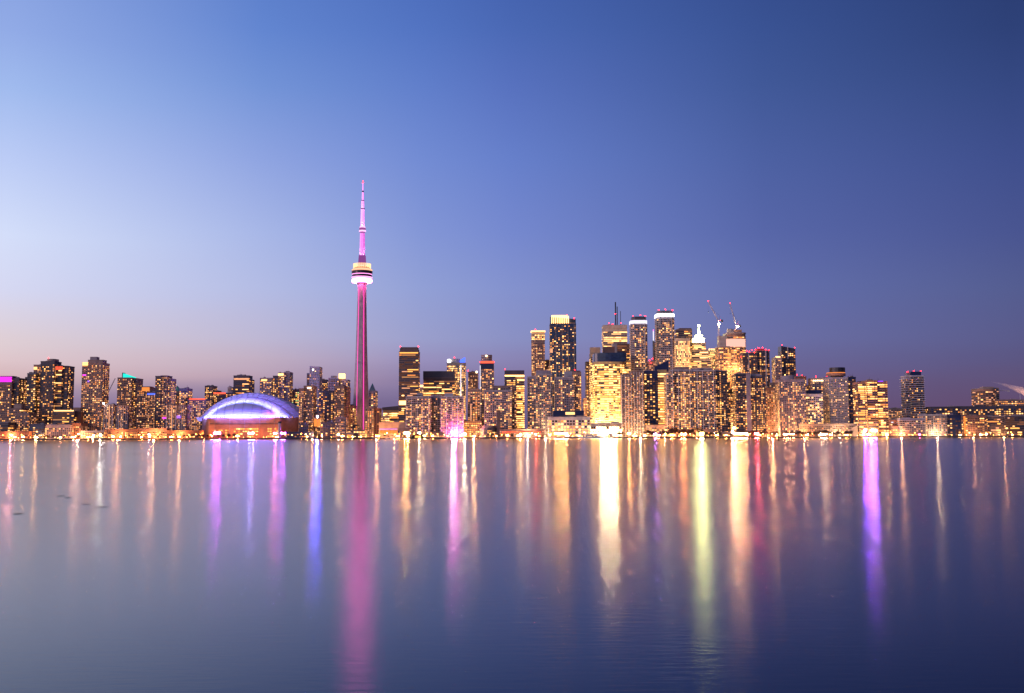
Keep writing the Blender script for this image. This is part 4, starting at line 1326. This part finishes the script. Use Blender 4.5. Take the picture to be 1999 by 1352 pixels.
em('glow_work', (1, .72, .45), 500)
luffing_crane('left luffing crane with raised jib and bright work lamp beside the unfinished tower', 1403.5, 678, 626, (1382, 588), 2243, (1403.5, 632))
luffing_crane('right luffing crane with raised jib standing on top of the unfinished tower', 1437.5, 650, 636, (1424.5, 592), 2268, (1440, 637.5))


def hammerhead(label, px, pb, pt, xl, xr, D, m='metal_dark'):
    x, zb = XZ(px, pb, D)
    zt = XZ(px, pt, D)[1]
    root = thing('tower_crane', label, 'crane', (x, D, zb))
    q = MB()
    q.truss((x, D, zb), (x, D, zt), 1.8, m, 10, .25)
    q.build('mast', root)
    a, b_ = XZ(xl, pt, D)[0], XZ(xr, pt, D)[0]
    q = MB()
    q.truss((a, D, zt), (b_, D, zt), 1.4, m, 12, .25)
    q.bar((x, D, zt), (x, D, zt + 5), .5, m)
    q.bar((x, D, zt + 5), (a + (x - a) * .3, D, zt + .6), .15, m)
    q.bar((x, D, zt + 5), (b_ - (b_ - x) * .2, D, zt + .6), .15, m)
    q.build('jib', root)
    q = MB()
    q.box(b_ - 3, b_, D - 1.5, D + 1.5, zt - 3, zt, m)
    q.build('counterweight', root)


hammerhead('hammerhead crane with a long flat jib beside the rounded mid rise at right', 1951, 793, 762, 1946, 1970, 2210, 'crane_white')
# distant raised crane left of the teal tower
x_, z_ = XZ(211, 783, 2600)
root = thing('tower_crane', 'faint distant crane leaning left of the teal crowned tower', 'crane', (x_, 2600, z_))
q = MB()
q.truss((x_, 2600, GZ), (x_, 2600, XZ(211, 765, 2600)[1]), 1.6, 'grey', 8, .2)
q.build('mast', root)
q = MB()
tx, tz = XZ(225, 738, 2600)
q.truss((x_, 2600, XZ(211, 765, 2600)[1]), (tx, 2600, tz), 1.3, 'grey', 8, .2)
q.build('jib', root)
# roof mast with bright white lamp left part
x_, z_ = XZ(202.5, 787, 2070)
root = thing('flood_light_mast', 'bright white flood light on a mast beside the left pier fronted building', 'light mast', (x_, 2070, GZ))
q = MB()
q.cyl(x_, 2070, .35, .2, GZ, z_ - .8, 'metal_dark', 8)
q.build('pole', root)
em('glow_flood', (1, .93, .84), 60)
q = MB()
q.ball((x_, 2070, z_), 1.5, 'glow_flood')
q.build('lamp_head', root)
x_, z_ = XZ(1993.5, 769, 2180)
q = MB()
q.cyl(x_, 2185, .6, .4, XZ(1993.5, 782, 2180)[1] - 2, z_, 'white_paint', 8)
o = q.build('lit_mast')
o['label'] = 'thin white mast under the smoke plume at the right edge'
o['category'] = 'mast'

# smoke plume drifting in from the right
sm = bpy.data.materials.new('smoke')
sm.use_nodes = True
t_ = sm.node_tree
t_.nodes.clear()
pv = t_.nodes.new('ShaderNodeVolumePrincipled')
pv.inputs['Color'].default_value = (.97, .86, .82, 1)
pv.inputs['Density'].default_value = 0.03
g2 = t_.nodes.new('ShaderNodeNewGeometry')
nn = t_.nodes.new('ShaderNodeTexNoise')
nn.inputs['Scale'].default_value = .025
nn.inputs['Detail'].default_value = 3
t_.links.new(g2.outputs['Position'], nn.inputs['Vector'])
mr2 = t_.nodes.new('ShaderNodeMapRange')
mr2.inputs[1].default_value = .35
mr2.inputs[2].default_value = .7
mr2.inputs[3].default_value = .012
mr2.inputs[4].default_value = .09
t_.links.new(nn.outputs[0], mr2.inputs[0])
t_.links.new(mr2.outputs[0], pv.inputs['Density'])
oo = t_.nodes.new('ShaderNodeOutputMaterial')
t_.links.new(pv.outputs[0], oo.inputs['Volume'])
MATS['smoke'] = sm
q = MB()
Ds = 2400
pts = [((1935, 745), .6), ((1950, 748), 1.8), ((1965, 752), 3.6), ((1980, 757), 6), ((1995, 762), 8.5), ((2015, 770), 10), ((2035, 777), 9)]
prev_ = None
vv = []
n_ = 12
for (p, rad) in pts:
    X, Z = XZ(p[0], p[1], Ds)
    vv.append([(X, Ds + rad * 1.6 * math.cos(2 * math.pi * i / n_), Z + rad * math.sin(2 * math.pi * i / n_)) for i in range(n_)])
b0 = len(q.v)
for ring in vv:
    q.v += ring
for j in range(len(vv) - 1):
    for i in range(n_):
        i2 = (i + 1) % n_
        q.f.append((b0 + j * n_ + i, b0 + j * n_ + i2, b0 + (j + 1) * n_ + i2, b0 + (j + 1) * n_ + i))
        q.m.append(q.mi('smoke'))
q.f.append(tuple(range(n_))[::-1])
q.m.append(0)
q.f.append(tuple(b0 + (len(vv) - 1) * n_ + i for i in range(n_)))
q.m.append(0)
lamp('smoke_fill_light', 'POINT', (XZ(2012, 790, 2370)[0], 2370, XZ(2012, 790, 2370)[1]), 220000, (1, .5, .35), 3)  # unseen lamp added to brighten the smoke
o = q.build('smoke_plume', None, True)
o['kind'] = 'stuff'

# ------------------------------------------------------------------ control tower, tents, boats, buoy, driftwood
x_, z_ = XZ(546, 826, 2030)
root = thing('pier_tower', 'small grey lookout tower with a dark cabin in front of the stadium', 'tower', (x_, 2030, GZ))
q = MB()
q.cyl(x_, 2030, 3.0, 2.4, GZ - .3, z_, 'light_grey', 10)
q.build('shaft', root)
q = MB()
q.cyl(x_, 2030, 3.2, 3.6, z_, z_ + 3.6, 'glass_dark', 10)
q.build('cabin', root)
q = MB()
q.cyl(x_, 2030, 3.8, .4, z_ + 3.6, z_ + 5.4, 'red_paint', 10)
q.build('roof', root)


def arched_hall(label, x0, x1, yt, D, m, lit=None):
    X0, X1 = XZ(x0, yt, D)[0], XZ(x1, yt, D)[0]
    Zt = XZ(x0, yt, D)[1]
    root = thing('arched_hall', label, 'hall', ((X0 + X1) / 2, D, GZ))
    q = MB()
    n = 14
    pts = [((X0 + X1) / 2 - (X1 - X0) / 2 * math.cos(math.pi * i / n), GZ + (Zt - GZ) * math.sin(math.pi * i / n)) for i in range(n + 1)]
    pts[0] = (pts[0][0], GZ - .4)
    pts[-1] = (pts[-1][0], GZ - .4)
    q.solid([(x, D, z) for x, z in pts[::-1]], [(x, D + 18, z) for x, z in pts[::-1]], m)
    q.build('roof', root)
    if lit:
        q = MB()
        c, w = (X0 + X1) / 2, (X1 - X0)
        q.box(c - w * .22, c + w * .22, D - .4, D - .05, GZ, GZ + (Zt - GZ) * .55, lit)
        q.build('lit_opening', root)


arched_hall('amber lit arched hall on the quay left of the great tower base', 672, 692, 843, 2034, 'tan', 'lit_amber')
arched_hall('dark arched canopy just right of the amber lit hall', 688, 702, 845, 2040, 'dark_brown')
arched_hall('dark green arched pavilion roof on the quay below the white gridded tower', 803, 829, 847, 2032, 'evergreen', 'lit_yellow')
arched_hall('dark domed shelter beside the white ferry', 1186, 1197, 844, 2030, 'mauve_grey')


def boat(name, label, x0, x1, ph, D, decks, m='white_paint', group=None, lit='lit_white', mast=0):
    X0, X1 = XZ(x0, 850, D)[0], XZ(x1, 850, D)[0]
    ln, cxx = X1 - X0, (X0 + X1) / 2
    root = thing(name, label, 'boat', (cxx, D, 0), group)
    bm_ = max(2.2, ln * .16)
    q = MB()
    hull = [(X0, D), (X0 + ln * .1, D - bm_ / 2), (X0 + ln * .8, D - bm_ / 2), (X1, D), (X0 + ln * .8, D + bm_ / 2), (X0 + ln * .1, D + bm_ / 2)]
    top = [(X0 - .2, D), (X0 + ln * .1, D - bm_ / 2 - .3), (X0 + ln * .82, D - bm_ / 2 - .3), (X1 + ln * .04, D), (X0 + ln * .82, D + bm_ / 2 + .3), (X0 + ln * .1, D + bm_ / 2 + .3)]
    hz = max(1.1, ph * .3)
    q.solid([(x, y, -.5) for x, y in hull], [(x, y, hz) for x, y in top], m)
    q.build('hull', root)
    z = hz
    for i in range(decks):
        f0, f1 = .12 + .06 * i, .82 - .14 * i
        dz = ph * .26
        q = MB()
        q.box(X0 + ln * f0, X0 + ln * f1, D - bm_ * .42, D + bm_ * .42, z, z + dz, 'white_paint')
        q.box(X0 + ln * f0 - .4, X0 + ln * f1 + .6, D - bm_ * .5, D + bm_ * .5, z + dz, z + dz + .25, 'metal_white')
        cab = q.build('cabin', root)
        q = MB()
        nwin = max(2, int(ln * (f1 - f0) / 3))
        for j in range(nwin):
            xa = X0 + ln * (f0 + (f1 - f0) * (j + .2) / nwin)
            xb = X0 + ln * (f0 + (f1 - f0) * (j + .8) / nwin)
            q.box(xa, xb, D - bm_ * .42 - .12, D - bm_ * .42 - .01, z + dz * .35, z + dz * .8, lit if rnd.random() < .6 else 'glass_dark')
        q.build('windows', cab)
        z += dz + .25
    if mast:
        q = MB()
        q.cyl(cxx, D, .14, .07, hz, mast, 'metal_white', 6)
        q.bar((cxx, D, mast * .3), (cxx + ln * .4, D, mast * .28), .1, 'metal_white')
        q.build('mast', root)
    return root


boat('ferry', 'long white passenger ferry moored below the blazing white podium', 1131, 1183, 8.5, 1986, 2)
boat('tour_boat', 'low white tour boat moored left of the ferry', 1062, 1090, 4.5, 1988, 1)
boat('tour_boat', 'dark hulled boat with cabin moored right of the great tower base', 724, 744, 5, 1986, 1, 'navy')
boat('tour_boat', 'small white boat moored before the blue glass low block at far left', 28, 44, 4, 1988, 1)
bt = boat('sailing_boat', 'small moored sailing boat with a bare white mast', 752, 759, 3.5, 1990, 1, mast=15, group='sailing boats moored below the theatre wall')
for px in (765, 771, 779, 786, 797):
    c = copy_tree(bt)
    c.location = (XZ(px, 850, 1990)[0], 1990 + rnd.uniform(-4, 4), 0)
x_, z_ = XZ(1520.5, 861, 1050)
root = thing('channel_buoy', 'small dark channel buoy floating before the right skyline', 'buoy', (x_, 900, 0))
x_ = XZ(1520.5, 861, 900)[0]
root.location.x = x_
q = MB()
q.cyl(x_, 900, 1.0, 1.0, -.3, .7, 'metal_dark', 12)
q.build('float', root)
q = MB()
q.cyl(x_, 900, .6, .28, .7, 3.2, 'evergreen', 8)
q.ball((x_, 900, 3.45), .3, 'evergreen')
q.build('topmark', root)


def drift(px, py, wpx, label):
    dv = CR @ Vector(((px - 999.5) / F, -(py - 676) / F, -1.0))
    k = -CAMZ / dv.z
    X, Y = dv.x * k, dv.y * k
    w = wpx * Y / F
    r = random.Random(int(px))
    q = MB()
    n = 9
    lo, hi = [], []
    for i in range(n):
        f = i / (n - 1)
        rr_ = .03 + .09 * math.sin(math.pi * f) * r.uniform(.7, 1.2)
        lo.append((X - w / 2 + w * f, Y - rr_ * 2.2, -.06))
        hi.append((X - w / 2 + w * f, Y - rr_ * 1.2, -.01 + rr_ * .3))
    lo2 = [(x, 2 * Y - y, z) for x, y, z in lo][::-1]
    hi2 = [(x, 2 * Y - y, z) for x, y, z in hi][::-1]
    q.solid(lo + lo2, hi + hi2, 'rock')
    o = q.build('driftwood')
    o['label'] = label
    o['category'] = 'driftwood'
    o['group'] = 'dark low shapes floating on the left water'


drift(199, 989.5, 34, 'largest dark low shape floating on the left water')
drift(168, 984, 22, 'dark low shape floating touching the left of the largest one')
drift(119, 968, 22, 'dark low shape floating farthest from the camera on the left water')
drift(134, 971.5, 20, 'dark low shape just below and right of the farthest floating one')
drift(36, 1003, 26, 'dark low shape floating nearest the left picture edge')


# ------------------------------------------------------------------ trees along the quay
def tree_proto(kind, s):
    r = random.Random(s)
    root = thing('tree', '', 'tree', (0, 0, GZ))
    q = MB()
    h = r.uniform(9, 11)
    z0 = GZ
    q.cyl(0, 0, .38, .2, z0 - .3, z0 + h * .5, 'bark', 8)
    limbs = []
    for i in range(7):
        a = r.uniform(0, 2 * math.pi)
        zb = z0 + h * r.uniform(.25, .48)
        e = Vector((math.cos(a) * h * r.uniform(.2, .36), math.sin(a) * h * r.uniform(.2, .36), z0 + h * r.uniform(.6, .9)))
        q.bar((0, 0, zb), e, .16, 'bark', 5, .05)
        limbs.append(e)
    q.build('trunk', root)
    q = MB()
    m = 'twigs' if kind == 0 else 'evergreen'
    cl = limbs + [Vector((r.uniform(-1.5, 1.5), r.uniform(-1.5, 1.5), z0 + h * r.uniform(.5, .95))) for _ in range(5)]
    for c in cl:
        rad = h * r.uniform(.12, .2)
        for _ in range(80 if kind == 0 else 60):
            d = Vector((r.gauss(0, 1), r.gauss(0, 1), r.gauss(0, .8)))
            p = c + d * rad * .6
            if kind == 0:
                e = p + Vector((r.gauss(0, .5), r.gauss(0, .5), r.uniform(.2, 1.1)))
                q.bar(p, e, .12, m, 3, .05)
            else:
                u = Vector((r.gauss(0, 1), r.gauss(0, 1), r.gauss(0, 1))).normalized() * .42
                v = u.cross(Vector((r.gauss(0, 1), r.gauss(0, 1), r.gauss(0, 1)))).normalized() * .3
                q.face([p - u, p + v, p + u, p - v], m)
    q.build('crown', root)
    return root


bare = [tree_proto(0, 11), tree_proto(0, 12), tree_proto(0, 13)]
green = [tree_proto(1, 21), tree_proto(1, 22)]
TREES = []     # (x range, count, D, scale, kind, label)
used = set()


def plant(x0, x1, n, D0, D1, s0, s1, kind, label):
    protos = bare if kind == 0 else green
    for i in range(n):
        px = x0 + (x1 - x0) * (i + rnd.uniform(.2, .8)) / n
        D = rnd.uniform(D0, D1)
        src = rnd.choice(protos)
        if src.name in used:
            o = copy_tree(src)
        else:
            o = src
            used.add(src.name)
        k = rnd.uniform(s0, s1)
        o.location = (XZ(px, 850, D)[0], D, GZ)
        o.scale = (k * rnd.uniform(.9, 1.25), k, k)
        o.rotation_euler = (0, 0, rnd.uniform(0, 6.28))
        o['label'] = label
        o['group'] = label


plant(1262, 1300, 6, 2028, 2040, .9, 1.4, 0, 'bare tree in the clump left of the wide gridded condominium')
plant(1300, 1372, 11, 2026, 2044, 1.1, 1.75, 0, 'bare tree in the tall dark clump before the wide gridded condominium')
plant(1372, 1432, 6, 2028, 2040, .6, 1.0, 0, 'small bare tree on the quay before the dark condominium')
plant(1432, 1518, 12, 2026, 2040, .9, 1.35, 0, 'bare tree on the quay before the plain grey panel tower')
plant(1532, 1665, 22, 2026, 2044, .8, 1.25, 0, 'bare tree in the long park row before the hotel podium')
plant(70, 160, 9, 2022, 2034, .4, .75, 0, 'low bare tree on the quay near the left edge')
plant(238, 320, 9, 2022, 2034, .35, .7, 1, 'small dark leafy tree on the quay below the teal crowned tower')
plant(352, 470, 12, 2024, 2034, .5, .95, 0, 'bare tree lit orange before the left half of the stadium')
plant(556, 600, 5, 2024, 2032, .5, .8, 1, 'small dark leafy tree at the quay market hall')
plant(738, 800, 8, 2024, 2034, .35, .6, 1, 'small dark leafy tree below the theatre wall')
plant(972, 1012, 5, 2024, 2032, .4, .7, 1, 'small dark leafy tree right of the round pavilion')
plant(1200, 1216, 3, 2026, 2032, .8, 1.1, 0, 'reddish bare tree at the right end of the blazing podium')
plant(1844, 1990, 10, 2022, 2030, .3, .55, 0, 'small bare tree on the quay at the right end')
for p_ in bare + green:
    if p_.name not in used:
        for ch in list(p_.children):
            bpy.data.objects.remove(ch)
        bpy.data.objects.remove(p_)


# ------------------------------------------------------------------ street lamps, flood lights and added streak lamps
def street_lamp(label, m, group, hgt=7.5, rr_=.55):
    root = thing('street_lamp', label, 'street lamp', (0, 0, GZ), group)
    q = MB()
    q.cyl(0, 0, .16, .1, GZ - .2, GZ + hgt - .3, 'metal_dark', 6)
    q.bar((0, 0, GZ + hgt - .5), (0, -.9, GZ + hgt), .08, 'metal_dark')
    q.build('pole', root)
    q = MB()
    q.ball((0, -.9, GZ + hgt), rr_, m, 8, 6)
    q.build('lamp_head', root)
    return root


em('lamp_amber', (1, .24, .03), 150)
em('lamp_warm', (1, .40, .08), 120)
em('lamp_white', (1, .62, .32), 110)
em('lamp_red', (1, .06, .05), 55)
em('lamp_green', (.2, 1, .3), 30)
LK = {
    'amber': ('amber globe street lamp on the waterfront promenade', 'lamp_amber', 'amber street lamps along the waterfront', 7.5, .45),
    'warm': ('warm yellow globe street lamp on the waterfront promenade', 'lamp_warm', 'warm yellow street lamps along the waterfront', 6.5, .42),
    'white': ('white globe street lamp on the waterfront promenade', 'lamp_white', 'white street lamps along the waterfront', 8.5, .42),
    'low': ('low warm light standing close to the water edge', 'lamp_warm', 'low lights at the water edge', 2.6, .3),
}
PR = {}
for i in range(170):
    px = 4 + 1990 * (i + rnd.uniform(.1, .9)) / 170
    k = rnd.choices(['amber', 'warm', 'white', 'low'], [5, 4, 1.6, 6])[0]
    if 1720 < px:
        k = rnd.choices(['amber', 'warm', 'low'], [1, 2, 5])[0]
    D = rnd.uniform(2012, 2036) if k != 'low' else rnd.uniform(2006, 2014)
    if k not in PR:
        PR[k] = o = street_lamp(*LK[k])
    else:
        o = copy_tree(PR[k])
    o.location = (XZ(px, 850, D)[0], D, GZ)
    o.scale = (1, 1, rnd.uniform(.8, 1.15))


def flood(px, py, D, w, h, color, strength, label, name='flood_light'):
    """flood light panel on a post, aimed at the lake"""
    X, Z = XZ(px, py, D)
    root = thing(name, label, 'flood light', (X, D, GZ))
    mname = 'flood_%d_%d' % (px, py)
    em(mname, color, strength * 5)
    q = MB()
    q.cyl(X, D + .6, .22, .16, GZ - .3, Z - h / 2, 'metal_dark', 6)
    q.box(X - w / 2 - .2, X + w / 2 + .2, D + .02, D + .9, Z - h / 2 - .2, Z + h / 2 + .2, 'metal_dark')
    q.build('post', root)
    n = max(1, int(w / 3.2))
    if n > 1:
        MATS[mname].node_tree.nodes['Emission'].inputs[1].default_value = strength * 5 * w / (n * 1.7)
    for i in range(n):
        q = MB()
        xc = X - w / 2 + w * (i + .5) / n
        hw = w / 2 if n == 1 else .85
        q.box(xc - hw, xc + hw, D - .3, D, Z - h / 2, Z + h / 2, mname)
        q.build('lamp_head', root)
    return root


FL = [
    (196, 849, 2034, 3, 2, (1, .86, .68), 260, 'white flood light at the foot of the free standing brown tower'),
    (183, 850, 2034, 2, 2, (1, .40, .10), 220, 'amber flood light left of the white one below the free standing brown tower'),
    (22, 849, 2034, 3, 1.5, (1, .2, .5), 200, 'pink quay flood light near the left edge'),
    (154, 847, 2036, 2, 1.5, (1, .72, .4), 160, 'yellow flood light below the small glowing yellow block'),
    (291, 848, 2034, 2, 1.5, (1, .55, .4), 200, 'salmon flood light on the quay left of the stadium'),
    (424, 845, 2036, 14, 3, (.75, .08, .95), 75, 'magenta flood light before the left half of the stadium'),
    (490, 845, 2036, 12, 2, (.35, .3, 1), 60, 'violet flood light before the middle of the stadium'),
    (537, 845, 2036, 5, 2, (1, .10, .45), 150, 'pink flood light before the right half of the stadium'),
    (553, 845, 2037, 10, 2, (.6, .06, 1), 90, 'purple flood light right of the pink one before the stadium'),
    (619.5, 813, 2040, 2.6, 3.4, (.06, .09, 1), 650, 'intense blue flood light on a high post left of the great tower'),
    (661, 848, 2034, 2, 2, (1, .55, .25), 150, 'orange quay flood light left of the amber lit hall'),
    (794, 845, 2034, 12, 3, (1, .40, .08), 170, 'orange flood light before the theatre wall'),
    (819, 845, 2034, 4, 2, (1, .6, .25), 240, 'yellow flood light at the green arched pavilion'),
    (885, 845.5, 2032, 9, 6, (1, .16, .62), 150, 'huge blown out magenta flood light on the quay'),
    (884, 845, 2031, 4, 3, (1, .85, .9), 160, 'white hot core lamp before the magenta flood light'),
    (907, 847, 2034, 4, 3, (1, .68, .34), 230, 'warm yellow flood light just right of the magenta one'),
    (1016, 848, 2034, 2, 2, (1, .62, .25), 160, 'amber flood light at the restaurant row'),
    (1046, 847, 2034, 2, 2, (1, .05, .03), 420, 'red quay flood light below the wide mauve condominium'),
    (1095, 846, 2032, 26, 2.6, (1, .40, .10), 110, 'added orange streak light before the white gridded terminal'),  # added to carry the crown's orange streak on the water
    (1188, 842, 2036, 34, 6, (1, .68, .34), 120, 'very wide white gold flood light on the blazing podium quay'),
    (1228, 846, 2034, 5, 2, (1, .30, .07), 280, 'orange flood light right of the blazing podium'),
    (1279, 847, 2034, 3, 1.8, (.4, .12, 1), 330, 'violet quay flood light below the pointed roof sail block'),
    (1298, 848, 2034, 2, 1.6, (1, .7, .3), 160, 'yellow flood light left of the tall dark tree clump'),
    (1334, 847, 2024, 12, 2, (1, .2, .05), 170, 'red orange flood light in the tall dark tree clump'),
    (1370, 846, 2024, 9, 3, (1, .85, .25), 170, 'added yellow green streak light right of the tall dark tree clump'),  # added to strengthen the streak of the lit spire
    (1430, 843, 2024, 3, 3, (1, .66, .38), 330, 'warm white flood light below the gridded yellow windowed block'),
    (1447, 846, 2026, 26, 2.2, (1, .38, .12), 100, 'long added orange streak light bar before the plain grey panel tower'),  # added for a broad orange streak on the water
    (1477, 846, 2026, 8, 2.4, (1, .04, .07), 210, 'added red streak light before the plain grey panel tower'),  # added to strengthen the red streak of the roof lights
    (1540, 847, 2024, 22, 1.5, (1, .34, .14), 40, 'dim orange light bar before the tan block'),
    (1608, 847, 2024, 14, 1.6, (1, .5, .25), 75, 'peach light bar before the park tree row'),
    (1689, 840, 2024, 4, 3, (.16, .02, 1), 900, 'added deep violet streak light below the yellow windowed hotel'),  # added source for the violet streak on the water
    (1706, 840, 2024, 12, 2.6, (.34, .06, 1), 260, 'wide added purple streak light bar below the yellow windowed hotel'),  # added with it to widen the violet streak
    (1731, 847, 2024, 1.6, 1.6, (1, .58, .14), 200, 'amber flood light at the right corner of the yellow windowed hotel'),
    (1914, 848, 2024, 1.6, 1.6, (1, .4, .16), 110, 'amber flood light before the amber column block'),
    (1795, 848, 2024, 2, 1.2, (.6, .03, .15), 90, 'dark red light below the banded podium'),
]
for f_ in FL:
    flood(*f_)
SF = {'amber': (1, .26, .05), 'yellow': (1, .44, .12), 'salmon': (1, .27, .13)}  # small lamps added at random to fill the water with streaks
for k_, c_ in SF.items():
    em('streak_light_' + k_, c_, 360)
SP = {}
for i in range(72):
    px = 12 + 1980 * (i + rnd.uniform(.1, .9)) / 72
    if 390 < px < 590 and rnd.random() < .6:
        continue
    if px > 1740 and rnd.random() < .6:
        continue
    k_ = rnd.choices(['amber', 'yellow', 'salmon'], [5, 3, 2])[0]
    D = rnd.uniform(2016, 2026)
    if k_ not in SP:
        root = thing('flood_light', 'small ' + k_ + ' added streak light on the quay facing the lake', 'flood light', (0, 0, GZ), 'small ' + k_ + ' added streak lights on the quay')
        q = MB()
        q.cyl(0, .5, .12, .1, GZ - .2, GZ + 3.4, 'metal_dark', 6)
        q.box(-.7, .7, .02, .5, GZ + 3.2, GZ + 4.6, 'metal_dark')
        q.build('post', root)
        q = MB()
        q.box(-.6, .6, -.2, 0, GZ + 3.4, GZ + 4.4, 'streak_light_' + k_)
        q.build('lamp_head', root)
        SP[k_] = o = root
    else:
        o = copy_tree(SP[k_])
    o.location = (XZ(px, 850, D)[0], D, GZ)
    o.scale = (rnd.uniform(1.2, 6.0), 1, rnd.uniform(.6, 1.1))
# warm light in the streets between the blocks
for px, D, z, e, c in [(20, 2035, 8, 5, 0), (70, 2034, 8, 4, 0), (150, 2040, 8, 6, 0), (230, 2036, 10, 4, 0), (300, 2036, 10, 5, 0), (350, 2038, 10, 5, 0),
                       (610, 2040, 8, 4, 0), (700, 2120, 8, 6, 0), (735, 2060, 10, 6, 0), (770, 2060, 6, 5, 0), (860, 2050, 10, 4, 1), (890, 2050, 12, 14, 3), (925, 2050, 12, 12, 0),
                       (925, 2130, 30, 20, 0), (1030, 2034, 8, 6, 1), (1065, 2060, 12, 8, 1), (1142, 2200, 20, 18, 0), (1145, 2260, 40, 18, 0), (1155, 2120, 25, 34, 1), (1190, 2090, 25, 40, 1), (1215, 2110, 25, 14, 1),
                       (1250, 2050, 10, 9, 1), (1310, 2050, 12, 9, 0), (1360, 2060, 12, 8, 0), (1427, 2100, 20, 14, 0), (1435, 2050, 8, 8, 1), (1508, 2090, 14, 18, 0), (1500, 2040, 8, 6, 0),
                       (1570, 2060, 12, 7, 0), (1640, 2060, 10, 5, 1), (1700, 2050, 8, 9, 1), (1735, 2080, 10, 10, 0), (1760, 2040, 8, 6, 0), (1830, 2044, 8, 5, 1), (1900, 2044, 8, 4, 0), (1960, 2044, 8, 4, 0),
                       (1350, 2330, 60, 30, 1), (1300, 2260, 40, 24, 1), (1400, 2230, 110, 18, 0), (1436, 2235, 150, 14, 0), (1190, 2400, 60, 20, 1), (965, 2060, 8, 4, 0), (1090, 2070, 20, 8, 1)]:
    lamp('street_light', 'POINT', (XZ(px, 850, D)[0], D, z), e * 13000, [(1, .40, .14), (1, .62, .32), (1, .9, .8), (1, .12, .6)][c], 2.0)
print('WINDOWS', NW[0], 'OBJECTS', len(bpy.data.objects))
